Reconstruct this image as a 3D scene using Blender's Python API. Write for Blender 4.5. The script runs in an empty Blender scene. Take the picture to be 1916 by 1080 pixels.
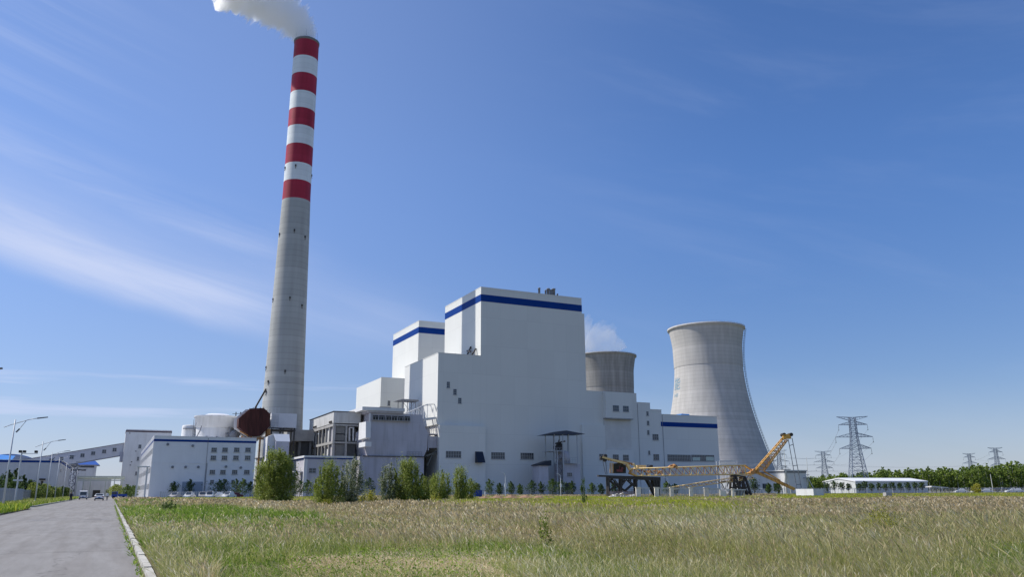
import bpy, bmesh, math, random
import numpy as np
from mathutils import Vector, Matrix
random.seed(7); RNG = np.random.default_rng(11)
S = bpy.context.scene
COL = S.collection
R_ = math.radians

# ------------------------------------------------------------------ camera, sky, sun, exposure
# world frame: +Y runs along the road and the plant's grid, +X runs across it; metres
F_ = 1490.0; PITCH = math.atan((919.5 - 540) / F_); YAW = math.atan(753 / math.hypot(F_, 379.5)); ROLL = R_(0.28); EYE = 1.6
fwd = np.array([math.sin(YAW) * math.cos(PITCH), math.cos(YAW) * math.cos(PITCH), math.sin(PITCH)])
rt0 = np.array([math.cos(YAW), -math.sin(YAW), 0.0]); up0 = np.cross(rt0, fwd)
RT = rt0 * math.cos(ROLL) - up0 * math.sin(ROLL); UP = rt0 * math.sin(ROLL) + up0 * math.cos(ROLL)
FH = np.array([math.sin(YAW), math.cos(YAW), 0.0]); EYEP = np.array([0, 0, EYE])
cam = bpy.data.cameras.new('camera'); camo = bpy.data.objects.new('camera', cam); COL.objects.link(camo)
cam.sensor_width = 36; cam.lens = F_ * 36 / 1916; cam.clip_start = 0.1; cam.clip_end = 20000
camo.matrix_world = Matrix(((RT[0], UP[0], -fwd[0], 0), (RT[1], UP[1], -fwd[1], 0), (RT[2], UP[2], -fwd[2], EYE), (0, 0, 0, 1)))
S.camera = camo
S.render.resolution_x = 1024; S.render.resolution_y = 578
SUN_AZ, SUN_EL = -54.8, 47.0
W = bpy.data.worlds.new('World'); S.world = W; W.use_nodes = True
wn = W.node_tree; bg = wn.nodes['Background']
sky = wn.nodes.new('ShaderNodeTexSky'); sky.sky_type = 'NISHITA'; sky.sun_disc = False
sky.sun_elevation = R_(SUN_EL); sky.sun_rotation = R_(SUN_AZ); sky.altitude = 900; sky.air_density = 1.0; sky.dust_density = 0.6; sky.ozone_density = 3.2
bg.inputs[1].default_value = 0.10
sd = bpy.data.lights.new('sun', 'SUN'); sd.energy = 5.0; sd.angle = R_(0.53); sd.color = (1, 0.955, 0.89)
sun = bpy.data.objects.new('sun', sd); COL.objects.link(sun)
sv = Vector((math.sin(R_(SUN_AZ)) * math.cos(R_(SUN_EL)), math.cos(R_(SUN_AZ)) * math.cos(R_(SUN_EL)), math.sin(R_(SUN_EL))))
sun.rotation_euler = sv.to_track_quat('Z', 'Y').to_euler(); sun.location = (0, 0, 300)
S.view_settings.view_transform = 'Standard'; S.view_settings.look = 'None'; S.view_settings.exposure = 0.0; S.view_settings.gamma = 1
try:
    S.cycles.volume_bounces = 64; S.cycles.max_bounces = 64; S.cycles.diffuse_bounces = 5; S.cycles.volume_step_rate = 1.0; S.cycles.transparent_max_bounces = 16
except Exception: pass

def clouds():
    """thin cirrus of the sky itself, laid out by direction on a cloud plane high overhead"""
    N = wn.nodes; L = wn.links
    def nd(t, **k):
        n = N.new(t)
        for a, b in k.items(): setattr(n, a, b)
        return n
    def math_(op, a, b=None, c=None):
        n = nd('ShaderNodeMath', operation=op)
        for i, v in enumerate((a, b, c)):
            if v is None: continue
            if isinstance(v, (int, float)): n.inputs[i].default_value = v
            else: L.new(v, n.inputs[i])
        return n.outputs[0]
    def ss(v, a, b):
        n = nd('ShaderNodeMapRange', interpolation_type='SMOOTHSTEP'); L.new(v, n.inputs[0]); n.inputs[1].default_value = a; n.inputs[2].default_value = b
        return n.outputs[0]
    tc = nd('ShaderNodeTexCoord'); sp = nd('ShaderNodeSeparateXYZ'); L.new(tc.outputs['Generated'], sp.inputs[0])
    az = math_('MULTIPLY', math_('ARCTAN2', sp.outputs[0], sp.outputs[1]), 180 / math.pi)       # degrees clockwise from +Y
    el = math_('MULTIPLY', math_('ARCSINE', sp.outputs[2]), 180 / math.pi)
    def noise(u, v, su, sv_, sc, det=5, w=0.0, rough=.55, dist=0):
        c = nd('ShaderNodeCombineXYZ'); L.new(math_('MULTIPLY', u, su), c.inputs[0]); L.new(math_('MULTIPLY', v, sv_), c.inputs[1]); c.inputs[2].default_value = w
        n = nd('ShaderNodeTexNoise'); n.inputs['Scale'].default_value = sc; n.inputs['Detail'].default_value = det; n.inputs['Roughness'].default_value = rough; n.inputs['Distortion'].default_value = dist
        L.new(c.outputs[0], n.inputs['Vector']); return n.outputs[0]
    # axis of the broad streak: falls ~ -0.42 deg per deg to the right
    along = math_('ADD', math_('MULTIPLY', az, 0.972), math_('MULTIPLY', el, -0.233))
    across = math_('ADD', math_('MULTIPLY', az, 0.233), math_('MULTIPLY', el, 0.972))
    wob = math_('MULTIPLY', math_('SUBTRACT', noise(along, across, .06, .1, 1.0, 3, 3.1), 0.5), 2.6)
    ac = math_('ADD', across, wob)
    def band(c0, w, lo, hi, soft=8):
        d = math_('DIVIDE', math_('SUBTRACT', ac, c0), w)
        g = math_('POWER', 2.718, math_('MULTIPLY', math_('MULTIPLY', d, d), -1))
        return math_('MULTIPLY', math_('MULTIPLY', g, ss(along, lo - soft, lo)), math_('SUBTRACT', 1, ss(along, hi - soft, hi)))
    fib = ss(noise(along, across, .05, .55, 1.0, 6, 1.7, .62, .6), .3, .75)
    fib2 = ss(noise(along, across, .03, .9, 1.0, 6, 8.7, .62, .4), .38, .75)
    def mul(*a):
        r = a[0]
        for x in a[1:]: r = math_('MULTIPLY', r, x)
        return r
    f1 = math_('ADD', 0.62, math_('MULTIPLY', fib, 0.42))
    inv = lambda v: math_('SUBTRACT', 1, v)
    tot = mul(ss(ac, 11.1, 12.7), inv(ss(ac, 13.0, 16.2)), inv(ss(along, 1.5, 9.5)), f1, .47)
    tot = math_('ADD', tot, mul(ss(ac, 11.3, 14.0), inv(ss(ac, 14.5, 19.5)), inv(ss(along, -2, 26)), f1, .30))
    tot = math_('ADD', tot, mul(ss(ac, 17.0, 18.0), inv(ss(ac, 18.0, 21.0)), inv(ss(along, 2, 11)), fib, .22))
    tot = math_('ADD', tot, mul(band(25, 6, -80, -2, 16), fib2, .16))
    tot = math_('ADD', tot, mul(ss(ac, 13.2, 14.4), inv(ss(ac, 14.6, 17.2)), ss(along, 8, 14), inv(ss(along, 18, 34)), f1, .16))
    tot = math_('ADD', tot, mul(inv(ss(az, 2, 48)), .17))
    # low streaks near the horizon and faint veils on the right
    lowm = mul(ss(el, 2, 4.5), math_('SUBTRACT', 1, ss(el, 6.5, 9)), ss(noise(az, el, .05, .9, 1.0, 4, 4.2), .54, .7))
    tot = math_('ADD', tot, mul(lowm, inv(ss(az, 5, 30)), .45))
    veil = mul(ss(noise(along, across, .035, .16, 1.0, 5, 6.4, .6, .5), .46, .74), ss(az, 18, 45), math_('SUBTRACT', 1, ss(el, 30, 48)))
    tot = math_('ADD', tot, mul(veil, .08))
    haze = mul(math_('SUBTRACT', 1, ss(el, -1, 8)), .45)
    hz = nd('ShaderNodeMixRGB'); L.new(haze, hz.inputs[0]); hz.inputs[2].default_value = (4.9, 5.5, 7.1, 1)
    tint = nd('ShaderNodeMixRGB', blend_type='MULTIPLY'); tint.inputs[0].default_value = 1; L.new(sky.outputs[0], tint.inputs[1]); tr_ = nd('ShaderNodeValToRGB'); te = tr_.color_ramp.elements; te[0].position = 0; te[0].color = (.84, .86, 1.02, 1); te[1].position = 1; te[1].color = (.83, 1.11, 1.50, 1); L.new(ss(el, 1, 24), tr_.inputs[0]); L.new(tr_.outputs[0], tint.inputs[2])
    mx = nd('ShaderNodeMixRGB'); L.new(tot, mx.inputs[0]); L.new(tint.outputs[0], hz.inputs[1]); L.new(hz.outputs[0], mx.inputs[1]); mx.inputs[2].default_value = CLOUD_COL
    L.new(mx.outputs[0], bg.inputs[0])
CLOUD_COL = (6.1, 6.9, 9.3, 1)
clouds()

# ------------------------------------------------------------------ pixel <-> metre helpers (each point gets a real depth)
def ray(x, y): return fwd * F_ + RT * (x - 958) + UP * (540 - y)
def _pl(ax, v, x, y):
    d = ray(x, y); return Vector((EYEP + d * ((v - EYEP[ax]) / d[ax])).tolist())
def PX(v, x, y): return _pl(0, v, x, y)
def PY(v, x, y): return _pl(1, v, x, y)
def PD(D, x, y):
    r = ray(x, y); return Vector((EYEP + r * (D / float(r @ FH))).tolist())
def GD(D, x, z=0.0):                                 # ground point at depth D below pixel column x
    p = PD(D, x, 900); return Vector((p.x, p.y, z))

# ------------------------------------------------------------------ materials
MT = {}
def mk(name, col, rough=.6, var=.12, scale=.5, metal=0, bump=0, bscale=8, streak=0, spec=.4, dirt=None, dirt_amt=0, stretch=None, trans=0):
    if name in MT: return MT[name]
    m = bpy.data.materials.new(name); m.use_nodes = True; t = m.node_tree; b = t.nodes['Principled BSDF']
    b.inputs['Roughness'].default_value = rough; b.inputs['Metallic'].default_value = metal; b.inputs['Specular IOR Level'].default_value = spec
    g = t.nodes.new('ShaderNodeNewGeometry'); mp = t.nodes.new('ShaderNodeMapping'); t.links.new(g.outputs['Position'], mp.inputs[0])
    if stretch: mp.inputs['Scale'].default_value = stretch
    n = t.nodes.new('ShaderNodeTexNoise'); n.inputs['Scale'].default_value = scale; n.inputs['Detail'].default_value = 6; n.inputs['Roughness'].default_value = .6
    t.links.new(mp.outputs[0], n.inputs['Vector'])
    r = t.nodes.new('ShaderNodeValToRGB'); r.color_ramp.elements[0].position = .3; r.color_ramp.elements[1].position = .7
    r.color_ramp.elements[0].color = [c * (1 - var) for c in col[:3]] + [1]; r.color_ramp.elements[1].color = [min(1, c * (1 + var)) for c in col[:3]] + [1]
    t.links.new(n.outputs[0], r.inputs[0]); out = r.outputs[0]
    if dirt:
        mp2 = t.nodes.new('ShaderNodeMapping'); mp2.inputs['Scale'].default_value = (1, 1, .12); t.links.new(g.outputs['Position'], mp2.inputs[0])
        n2 = t.nodes.new('ShaderNodeTexNoise'); n2.inputs['Scale'].default_value = .8; n2.inputs['Detail'].default_value = 8; t.links.new(mp2.outputs[0], n2.inputs['Vector'])
        r2 = t.nodes.new('ShaderNodeValToRGB'); r2.color_ramp.elements[0].position = .5; r2.color_ramp.elements[1].position = .8
        r2.color_ramp.elements[0].color = (0, 0, 0, 1); r2.color_ramp.elements[1].color = (dirt_amt, dirt_amt, dirt_amt, 1); t.links.new(n2.outputs[0], r2.inputs[0])
        mx = t.nodes.new('ShaderNodeMixRGB'); t.links.new(r2.outputs[0], mx.inputs[0]); t.links.new(out, mx.inputs[1]); mx.inputs[2].default_value = (*dirt, 1); out = mx.outputs[0]
    t.links.new(out, b.inputs['Base Color'])
    if bump:
        n3 = t.nodes.new('ShaderNodeTexNoise'); n3.inputs['Scale'].default_value = bscale; n3.inputs['Detail'].default_value = 4; t.links.new(g.outputs['Position'], n3.inputs['Vector'])
        bp = t.nodes.new('ShaderNodeBump'); bp.inputs['Strength'].default_value = bump; bp.inputs['Distance'].default_value = .1; t.links.new(n3.outputs[0], bp.inputs['Height']); t.links.new(bp.outputs[0], b.inputs['Normal'])
    MT[name] = m; return m

def rings(name, cols, period, rough=.85, amt=.12, stain=.18, bumpd=.15):
    """concrete cast in lifts: horizontal joint rings, each lift a slightly different grey, vertical staining"""
    m = bpy.data.materials.new(name); m.use_nodes = True; t = m.node_tree; b = t.nodes['Principled BSDF']; b.inputs['Roughness'].default_value = rough; b.inputs['Specular IOR Level'].default_value = .2
    L = t.links.new; g = t.nodes.new('ShaderNodeNewGeometry'); s = t.nodes.new('ShaderNodeSeparateXYZ'); L(g.outputs['Position'], s.inputs[0])
    d = t.nodes.new('ShaderNodeMath'); d.operation = 'DIVIDE'; L(s.outputs[2], d.inputs[0]); d.inputs[1].default_value = period
    fl = t.nodes.new('ShaderNodeMath'); fl.operation = 'FLOOR'; L(d.outputs[0], fl.inputs[0])
    wn_ = t.nodes.new('ShaderNodeTexWhiteNoise'); wn_.noise_dimensions = '1D'; L(fl.outputs[0], wn_.inputs['W'])
    fr = t.nodes.new('ShaderNodeMath'); fr.operation = 'FRACT'; L(d.outputs[0], fr.inputs[0])
    jr = t.nodes.new('ShaderNodeValToRGB'); e = jr.color_ramp.elements; e[0].position = 0; e[0].color = (1 - amt * 2, ) * 3 + (1,); e[1].position = .22; e[1].color = (1, 1, 1, 1); L(fr.outputs[0], jr.inputs[0])
    r = t.nodes.new('ShaderNodeValToRGB'); r.color_ramp.elements[0].color = (*cols[0], 1); r.color_ramp.elements[1].color = (*cols[1], 1); L(wn_.outputs[0], r.inputs[0])
    m1 = t.nodes.new('ShaderNodeMixRGB'); m1.blend_type = 'MULTIPLY'; m1.inputs[0].default_value = 1; L(r.outputs[0], m1.inputs[1]); L(jr.outputs[0], m1.inputs[2])
    mp = t.nodes.new('ShaderNodeMapping'); mp.inputs['Scale'].default_value = (.35, .35, .03); L(g.outputs['Position'], mp.inputs[0])
    n = t.nodes.new('ShaderNodeTexNoise'); n.inputs['Scale'].default_value = 1; n.inputs['Detail'].default_value = 8; L(mp.outputs[0], n.inputs['Vector'])
    r2 = t.nodes.new('ShaderNodeValToRGB'); r2.color_ramp.elements[0].position = .35; r2.color_ramp.elements[1].position = .7; r2.color_ramp.elements[0].color = (1 - stain,) * 3 + (1,); L(n.outputs[0], r2.inputs[0])
    m2 = t.nodes.new('ShaderNodeMixRGB'); m2.blend_type = 'MULTIPLY'; m2.inputs[0].default_value = 1; L(m1.outputs[0], m2.inputs[1]); L(r2.outputs[0], m2.inputs[2])
    L(m2.outputs[0], b.inputs['Base Color'])
    return m

def leafmat(name, stops, trans=.35, rough=.6, spec=.2):
    """foliage: every leaf or blade (mesh island) takes its own colour from the ramp; thin and a little translucent"""
    m = bpy.data.materials.new(name); m.use_nodes = True; t = m.node_tree; L = t.links.new; b = t.nodes['Principled BSDF']; out = t.nodes['Material Output']
    g = t.nodes.new('ShaderNodeNewGeometry'); n = t.nodes.new('ShaderNodeTexNoise'); n.inputs['Scale'].default_value = .22; n.inputs['Detail'].default_value = 3; L(g.outputs['Position'], n.inputs['Vector'])
    ma = t.nodes.new('ShaderNodeMath'); ma.operation = 'MULTIPLY_ADD'; ma.inputs[1].default_value = 1.1; ma.inputs[2].default_value = -.55; L(n.outputs[0], ma.inputs[0])
    ad = t.nodes.new('ShaderNodeMath'); ad.operation = 'ADD'; ad.use_clamp = True; L(g.outputs['Random Per Island'], ad.inputs[0]); L(ma.outputs[0], ad.inputs[1])
    r = t.nodes.new('ShaderNodeValToRGB'); el = r.color_ramp.elements
    while len(el) < len(stops): el.new(.5)
    for i, (p, c) in enumerate(stops): el[i].position = p; el[i].color = (*c, 1)
    L(ad.outputs[0], r.inputs[0]); L(r.outputs[0], b.inputs['Base Color']); b.inputs['Roughness'].default_value = rough; b.inputs['Specular IOR Level'].default_value = spec
    if trans:
        tr = t.nodes.new('ShaderNodeBsdfTranslucent'); L(r.outputs[0], tr.inputs[0]); mx = t.nodes.new('ShaderNodeMixShader'); mx.inputs[0].default_value = trans
        L(b.outputs[0], mx.inputs[1]); L(tr.outputs[0], mx.inputs[2]); L(mx.outputs[0], out.inputs['Surface'])
    return m

white = mk('white_cladding', (.68, .68, .64), .6, .02, .05, spec=.2, dirt=(.55, .54, .5), dirt_amt=.07)
blue = mk('blue_band_paint', (.003, .04, .22), .6, .06, .2, spec=.1)
whitewall = mk('white_render', (.66, .66, .65), .8, .05, .3, dirt=(.38, .37, .35), dirt_amt=.45)
greyclad = mk('grey_cladding', (.47, .455, .49), .6, .06, .15, dirt=(.22, .21, .2), dirt_amt=.5)
conc = mk('concrete', (.36, .355, .34), .9, .14, .4, bump=.2, dirt=(.16, .155, .15), dirt_amt=.5)
concd = mk('dark_concrete', (.2, .2, .195), .9, .15, .4, dirt=(.08, .08, .08), dirt_amt=.5)
glass = mk('window_glass', (.035, .045, .06), .12, .3, 1.5, spec=.6)
frame_m = mk('window_frame', (.36, .37, .38), .5, .05)
steel = mk('galvanised_steel', (.5, .51, .52), .45, .08, 3, metal=.4)
steeld = mk('dark_steel', (.05, .043, .038), .6, .2, 2)
steelg = mk('grey_steel', (.2, .21, .23), .6, .15, 2)
pylm = mk('pylon_steel', (.19, .23, .29), .6, .1, 1)
rust = mk('rusty_plate', (.06, .018, .014), .85, .45, .9, stretch=(1, 1, .15), bump=.3)
lamp_m = mk('lamp_pole_paint', (.62, .63, .64), .4, .05, 2)
yellow = mk('yellow_paint', (.72, .4, .09), .6, .25, 1.4, dirt=(.18, .07, .03), dirt_amt=.8)
yellowpale = mk('pale_yellow_paint', (.85, .62, .28), .6, .16, 1.4, dirt=(.42, .24, .12), dirt_amt=.6)
rustlat = mk('rusty_lattice_paint', (.5, .25, .09), .8, .4, 1.2)
redm = mk('faded_red_paint', (.2, .045, .045), .6, .2)
stone = mk('pillar_stone', (.8, .74, .62), .9, .2, 2, bump=.3, dirt=(.3, .26, .2), dirt_amt=.6)
bluep = mk('blue_sheet', (.02, .06, .3), .5, .2, 1)
blueroof = mk('blue_roof_sheet', (.05, .24, .62), .35, .1, .3)
bark = mk('bark', (.16, .13, .1), .9, .3, 4)
barkp = mk('pale_bark', (.4, .39, .35), .9, .25, 4)
carw = mk('white_car_paint', (.78, .78, .77), .25, .02, spec=.6)
tyre = mk('tyre_rubber', (.02, .02, .02), .8, .1)
redl = mk('red_lamp_glass', (.3, .01, .01), .3, .1)
blackp = mk('black_plastic', (.02, .02, .022), .5, .1)
fencem = mk('white_fence_paint', (.5, .52, .55), .6, .08, 3)
fencegrey = mk('grey_fence_bars', (.3, .31, .31), .6, .15, 3)
kerbm = mk('kerb_stone', (.5, .48, .43), .9, .14, 1.5, bump=.3, dirt=(.28, .25, .2), dirt_amt=.7)
skin = mk('skin', (.42, .25, .18), .6, .05); cloth_d = mk('dark_cloth', (.025, .028, .04), .9, .2, 8); cloth_w = mk('white_cloth', (.7, .7, .7), .9, .05); hairm = mk('black_hair', (.012, .01, .01), .8, .1)

# ------------------------------------------------------------------ mesh and object helpers
def wloc(o):
    v = Vector((0, 0, 0))
    while o is not None: v = v + o.location; o = o.parent
    return v
class MB:
    def __init__(s): s.v = []; s.f = []; s.m = []; s.sm = []
    def add(s, vs, fs, mi=0, smooth=False):
        b = len(s.v); s.v += [tuple(v) for v in vs]; s.f += [tuple(i + b for i in f) for f in fs]; s.m += [mi] * len(fs); s.sm += [smooth] * len(fs); return s
    def box(s, x0, x1, y0, y1, z0, z1, mi=0):
        x0, x1 = sorted((x0, x1)); y0, y1 = sorted((y0, y1)); z0, z1 = sorted((z0, z1))
        return s.add([(x, y, z) for z in (z0, z1) for (x, y) in ((x0, y0), (x1, y0), (x1, y1), (x0, y1))],
                     [(0, 3, 2, 1), (4, 5, 6, 7), (0, 1, 5, 4), (1, 2, 6, 5), (2, 3, 7, 6), (3, 0, 4, 7)], mi)
    def prism(s, a, b, mi=0, smooth=False):           # a, b: two matching rings of points
        n = len(a); return s.add(list(a) + list(b), [tuple(range(n))[::-1], tuple(range(n, 2 * n))] + [(i, (i + 1) % n, n + (i + 1) % n, n + i) for i in range(n)], mi, smooth)
    def bar(s, p, q, w, h=None, n=4, w2=None, mi=0, smooth=False):
        p = Vector(p); q = Vector(q); d = (q - p)
        if d.length < 1e-6: return s
        d.normalize(); a = Vector((0, 0, 1)) if abs(d.z) < .95 else Vector((0, 1, 0)); u = d.cross(a).normalized(); v = u.cross(d); h = h or w
        k = (w2 / w) if w2 else 1
        def ring(c, k): 
            o = math.pi / 4 if n == 4 else 0; r2 = math.sqrt(2) if n == 4 else 1
            return [c + u * (math.cos(o + i * 2 * math.pi / n) * w / 2 * r2 * k) + v * (math.sin(o + i * 2 * math.pi / n) * h / 2 * r2 * k) for i in range(n)]
        return s.prism(ring(p, 1), ring(q, k), mi, smooth)
    def tube(s, pts, w, n=8, mi=0):
        for a, b in zip(pts, pts[1:]): s.bar(a, b, w, n=n, mi=mi, smooth=True)
        return s
    def lathe(s, c, prof, n=48, mi=0, cap=True, arc=None):   # prof: (r, z) pairs; mi may be a function of the segment
        vs = [(c[0] + r * math.cos(2 * math.pi * i / n), c[1] + r * math.sin(2 * math.pi * i / n), c[2] + z) for r, z in prof for i in range(n)]
        for j in range(len(prof) - 1):
            fs = [(j * n + i, j * n + (i + 1) % n, (j + 1) * n + (i + 1) % n, (j + 1) * n + i) for i in range(n)]
            if j == 0: s.add(vs, fs, mi(j) if callable(mi) else mi, True); base = len(s.v) - len(vs)
            else: s.f += [tuple(k + base for k in f) for f in fs]; s.m += [mi(j) if callable(mi) else mi] * n; s.sm += [True] * n
        if cap:
            k = (len(prof) - 1) * n
            s.f += [tuple(base + i for i in range(n))[::-1], tuple(base + k + i for i in range(n))]; s.m += [0, 0]; s.sm += [False, False]
        return s
    def build(s, name, mats, parent=None, origin=None):
        me = bpy.data.meshes.new(name); off = wloc(parent) if parent is not None else Vector(origin or (0, 0, 0))
        me.from_pydata([(v[0] - off.x, v[1] - off.y, v[2] - off.z) for v in s.v], [], s.f)
        for m in (mats if isinstance(mats, (list, tuple)) else [mats]): me.materials.append(m)
        me.polygons.foreach_set('material_index', s.m); me.polygons.foreach_set('use_smooth', s.sm); me.update()
        o = bpy.data.objects.new(name, me); COL.objects.link(o)
        if parent is not None: o.parent = parent
        else: o.location = off
        return o
def tag(o, label=None, cat=None, group=None, kind=None):
    for k, v in (('label', label), ('category', cat), ('group', group), ('kind', kind)):
        if v: o[k] = v
    return o
def thing(name, label, cat, loc=(0, 0, 0), group=None):
    o = bpy.data.objects.new(name, None); COL.objects.link(o); o.location = loc; o.empty_display_size = .5
    return tag(o, label, cat, group)
def kids(o): return [c for c in bpy.data.objects if c.parent == o]
def dup(root, loc=None, rz=None, label=None, group=None, scale=None):
    r = root.copy(); COL.objects.link(r)
    if loc is not None: r.location = loc
    if rz is not None: r.rotation_euler = (0, 0, rz)
    if scale is not None: r.scale = (scale, scale, scale) if isinstance(scale, (int, float)) else scale
    if label: r['label'] = label
    if group: r['group'] = group
    for ch in kids(root):
        c = ch.copy(); COL.objects.link(c); c.parent = r
        for g in kids(ch):
            d = g.copy(); COL.objects.link(d); d.parent = c
    return r
def npmesh(name, V, F, mats, parent=None, origin=(0, 0, 0), mi=None, smooth=False):
    """V (n,3) world coords, F (m,k) all with k corners"""
    off = np.array(wloc(parent) if parent is not None else origin); me = bpy.data.meshes.new(name); V = (V - off).astype(np.float32); F = F.astype(np.int32); k = F.shape[1]
    me.vertices.add(len(V)); me.vertices.foreach_set('co', V.ravel()); me.loops.add(F.size); me.loops.foreach_set('vertex_index', F.ravel())
    me.polygons.add(len(F)); me.polygons.foreach_set('loop_start', np.arange(0, F.size, k, dtype=np.int32)); me.polygons.foreach_set('loop_total', np.full(len(F), k, dtype=np.int32))
    for m in (mats if isinstance(mats, (list, tuple)) else [mats]): me.materials.append(m)
    if mi is not None: me.polygons.foreach_set('material_index', mi.astype(np.int32))
    me.update(calc_edges=True); o = bpy.data.objects.new(name, me); COL.objects.link(o)
    if parent is not None: o.parent = parent
    else: o.location = tuple(off)
    return o
def structure(o): o['kind'] = 'structure'; return o

def panel_tone(m, amt=.035, px=5.8, pz=11.0):
    """cladding sheets of a slightly different white from panel to panel, with hairline seams"""
    t = m.node_tree; L = t.links.new; b = t.nodes['Principled BSDF']; src = b.inputs['Base Color'].links[0].from_socket; g = t.nodes.new('ShaderNodeNewGeometry'); s = t.nodes.new('ShaderNodeSeparateXYZ'); L(g.outputs['Position'], s.inputs[0])
    def M(op, a, b_=None):
        n = t.nodes.new('ShaderNodeMath'); n.operation = op
        for i, v in enumerate((a, b_)):
            if v is None: continue
            if isinstance(v, (int, float)): n.inputs[i].default_value = v
            else: L(v, n.inputs[i])
        return n.outputs[0]
    u = M('DIVIDE', M('ADD', s.outputs[0], s.outputs[1]), px); w = M('DIVIDE', s.outputs[2], pz); c = t.nodes.new('ShaderNodeCombineXYZ'); L(M('FLOOR', u), c.inputs[0]); L(M('FLOOR', w), c.inputs[1])
    wn_ = t.nodes.new('ShaderNodeTexWhiteNoise'); wn_.noise_dimensions = '2D'; L(c.outputs[0], wn_.inputs['Vector'])
    seam = M('MAXIMUM', M('LESS_THAN', M('FRACT', u), .012), M('LESS_THAN', M('FRACT', w), .012))
    f = M('SUBTRACT', M('ADD', 1 - amt / 2, M('MULTIPLY', wn_.outputs[0], amt)), M('MULTIPLY', seam, .10)); cc = t.nodes.new('ShaderNodeCombineColor')
    for i in range(3): L(f, cc.inputs[i])
    mx = t.nodes.new('ShaderNodeMixRGB'); mx.blend_type = 'MULTIPLY'; mx.inputs[0].default_value = 1; L(src, mx.inputs[1]); L(cc.outputs[0], mx.inputs[2]); L(mx.outputs[0], b.inputs['Base Color'])
panel_tone(white); panel_tone(greyclad, .06, 4.1, 6.3)
WG = {}
def window_y(root, y, x0, x1, z0, z1, nx=2, nz=2, name='window', label=None):
    """window on a wall facing -Y: frame bars standing 6 cm proud, pane behind them"""
    m = MB(); w = .09; a, b = y - .10, y + .02
    m.box(x0, x1, a, b, z0, z0 + w); m.box(x0, x1, a, b, z1 - w, z1); m.box(x0, x0 + w, a, b, z0 + w, z1 - w); m.box(x1 - w, x1, a, b, z0 + w, z1 - w)
    for i in range(1, nx): c = x0 + (x1 - x0) * i / nx; m.box(c - .05, c + .05, a + .02, b, z0 + w, z1 - w)
    for i in range(1, nz): c = z0 + (z1 - z0) * i / nz; m.box(x0 + w, x1 - w, a + .03, b, c - .04, c + .04)
    m.box(x0 - .15, x1 + .15, y - .2, y + .02, z0 - .16, z0 - .003)
    f = m.build(name, frame_m, root)
    if label: f['label'] = label
    MB().box(x0 + .02, x1 - .02, y - .045, y + .01, z0 + .02, z1 - .02).build('pane', glass, f); return f
def window_x(root, x, y0, y1, z0, z1, nx=2, nz=2, s=-1):
    m = MB(); w = .09; a, b = x + s * .10, x - s * .02
    m.box(a, b, y0, y1, z0, z0 + w); m.box(a, b, y0, y1, z1 - w, z1); m.box(a, b, y0, y0 + w, z0 + w, z1 - w); m.box(a, b, y1 - w, y1, z0 + w, z1 - w)
    for i in range(1, nx): c = y0 + (y1 - y0) * i / nx; m.box(a - s * .02, b, c - .04, c + .04, z0 + w, z1 - w)
    f = m.build('window', frame_m, root)
    MB().box(x + s * .045, x - s * .01, y0 + .02, y1 - .02, z0 + .02, z1 - .02).build('pane', glass, f); return f
def win_px(root, y, px, nx=2, nz=2, **k):            # px = (x0, y0, x1, y1) in the photograph, on the wall plane Y = y
    a = PY(y, px[0], px[1]); b = PY(y, px[2], px[3]); c = PY(y, px[0], px[3])
    return window_y(root, y, c.x, b.x, c.z, a.z, nx, nz, **k)
z4 = lambda *q: tuple((640 if i % 2 == 0 else 520) + v / 3.856 for i, v in enumerate(q))
z5 = lambda *q: tuple((780 if i % 2 == 0 else 720) + v / 4.5 for i, v in enumerate(q))
z7 = lambda *q: tuple((1080 if i % 2 == 0 else 740) + v / 4.91 for i, v in enumerate(q))
q3 = lambda *q: tuple((340 if i % 2 == 0 else 740) + v / 6.75 for i, v in enumerate(q))
zA = lambda *q: tuple((200 if i % 2 == 0 else 700) + v / 4.153 for i, v in enumerate(q))
q7 = lambda *q: tuple((1110 if i % 2 == 0 else 830) + v / 9 for i, v in enumerate(q))
q8 = lambda *q: tuple((1290 if i % 2 == 0 else 790) + v / 6.75 for i, v in enumerate(q))


# ------------------------------------------------------------------ the ground, road, kerbs
def soilmat(name, c1, c2, scale=.15, c3=None):
    m = bpy.data.materials.new(name); m.use_nodes = True; t = m.node_tree; L = t.links.new; b = t.nodes['Principled BSDF']; b.inputs['Roughness'].default_value = .95; b.inputs['Specular IOR Level'].default_value = .1
    g = t.nodes.new('ShaderNodeNewGeometry'); n = t.nodes.new('ShaderNodeTexNoise'); n.inputs['Scale'].default_value = scale; n.inputs['Detail'].default_value = 10; n.inputs['Roughness'].default_value = .65; L(g.outputs['Position'], n.inputs['Vector'])
    r = t.nodes.new('ShaderNodeValToRGB'); r.color_ramp.elements[0].position = .35; r.color_ramp.elements[1].position = .65; r.color_ramp.elements[0].color = (*c1, 1); r.color_ramp.elements[1].color = (*c2, 1); L(n.outputs[0], r.inputs[0])
    n2 = t.nodes.new('ShaderNodeTexNoise'); n2.inputs['Scale'].default_value = 14; n2.inputs['Detail'].default_value = 5; L(g.outputs['Position'], n2.inputs['Vector'])
    mx = t.nodes.new('ShaderNodeMixRGB'); mx.blend_type = 'OVERLAY'; mx.inputs[0].default_value = .7; L(r.outputs[0], mx.inputs[1]); L(n2.outputs[0], mx.inputs[2]); L(mx.outputs[0], b.inputs['Base Color'])
    bp = t.nodes.new('ShaderNodeBump'); bp.inputs['Strength'].default_value = .6; bp.inputs['Distance'].default_value = .05; L(n2.outputs[0], bp.inputs['Height']); L(bp.outputs[0], b.inputs['Normal'])
    return m
gm = MB(); gm.add([(-9000, -500, 0), (9000, -500, 0), (9000, 12000, 0), (-9000, 12000, 0)], [(0, 1, 2, 3)])
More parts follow.
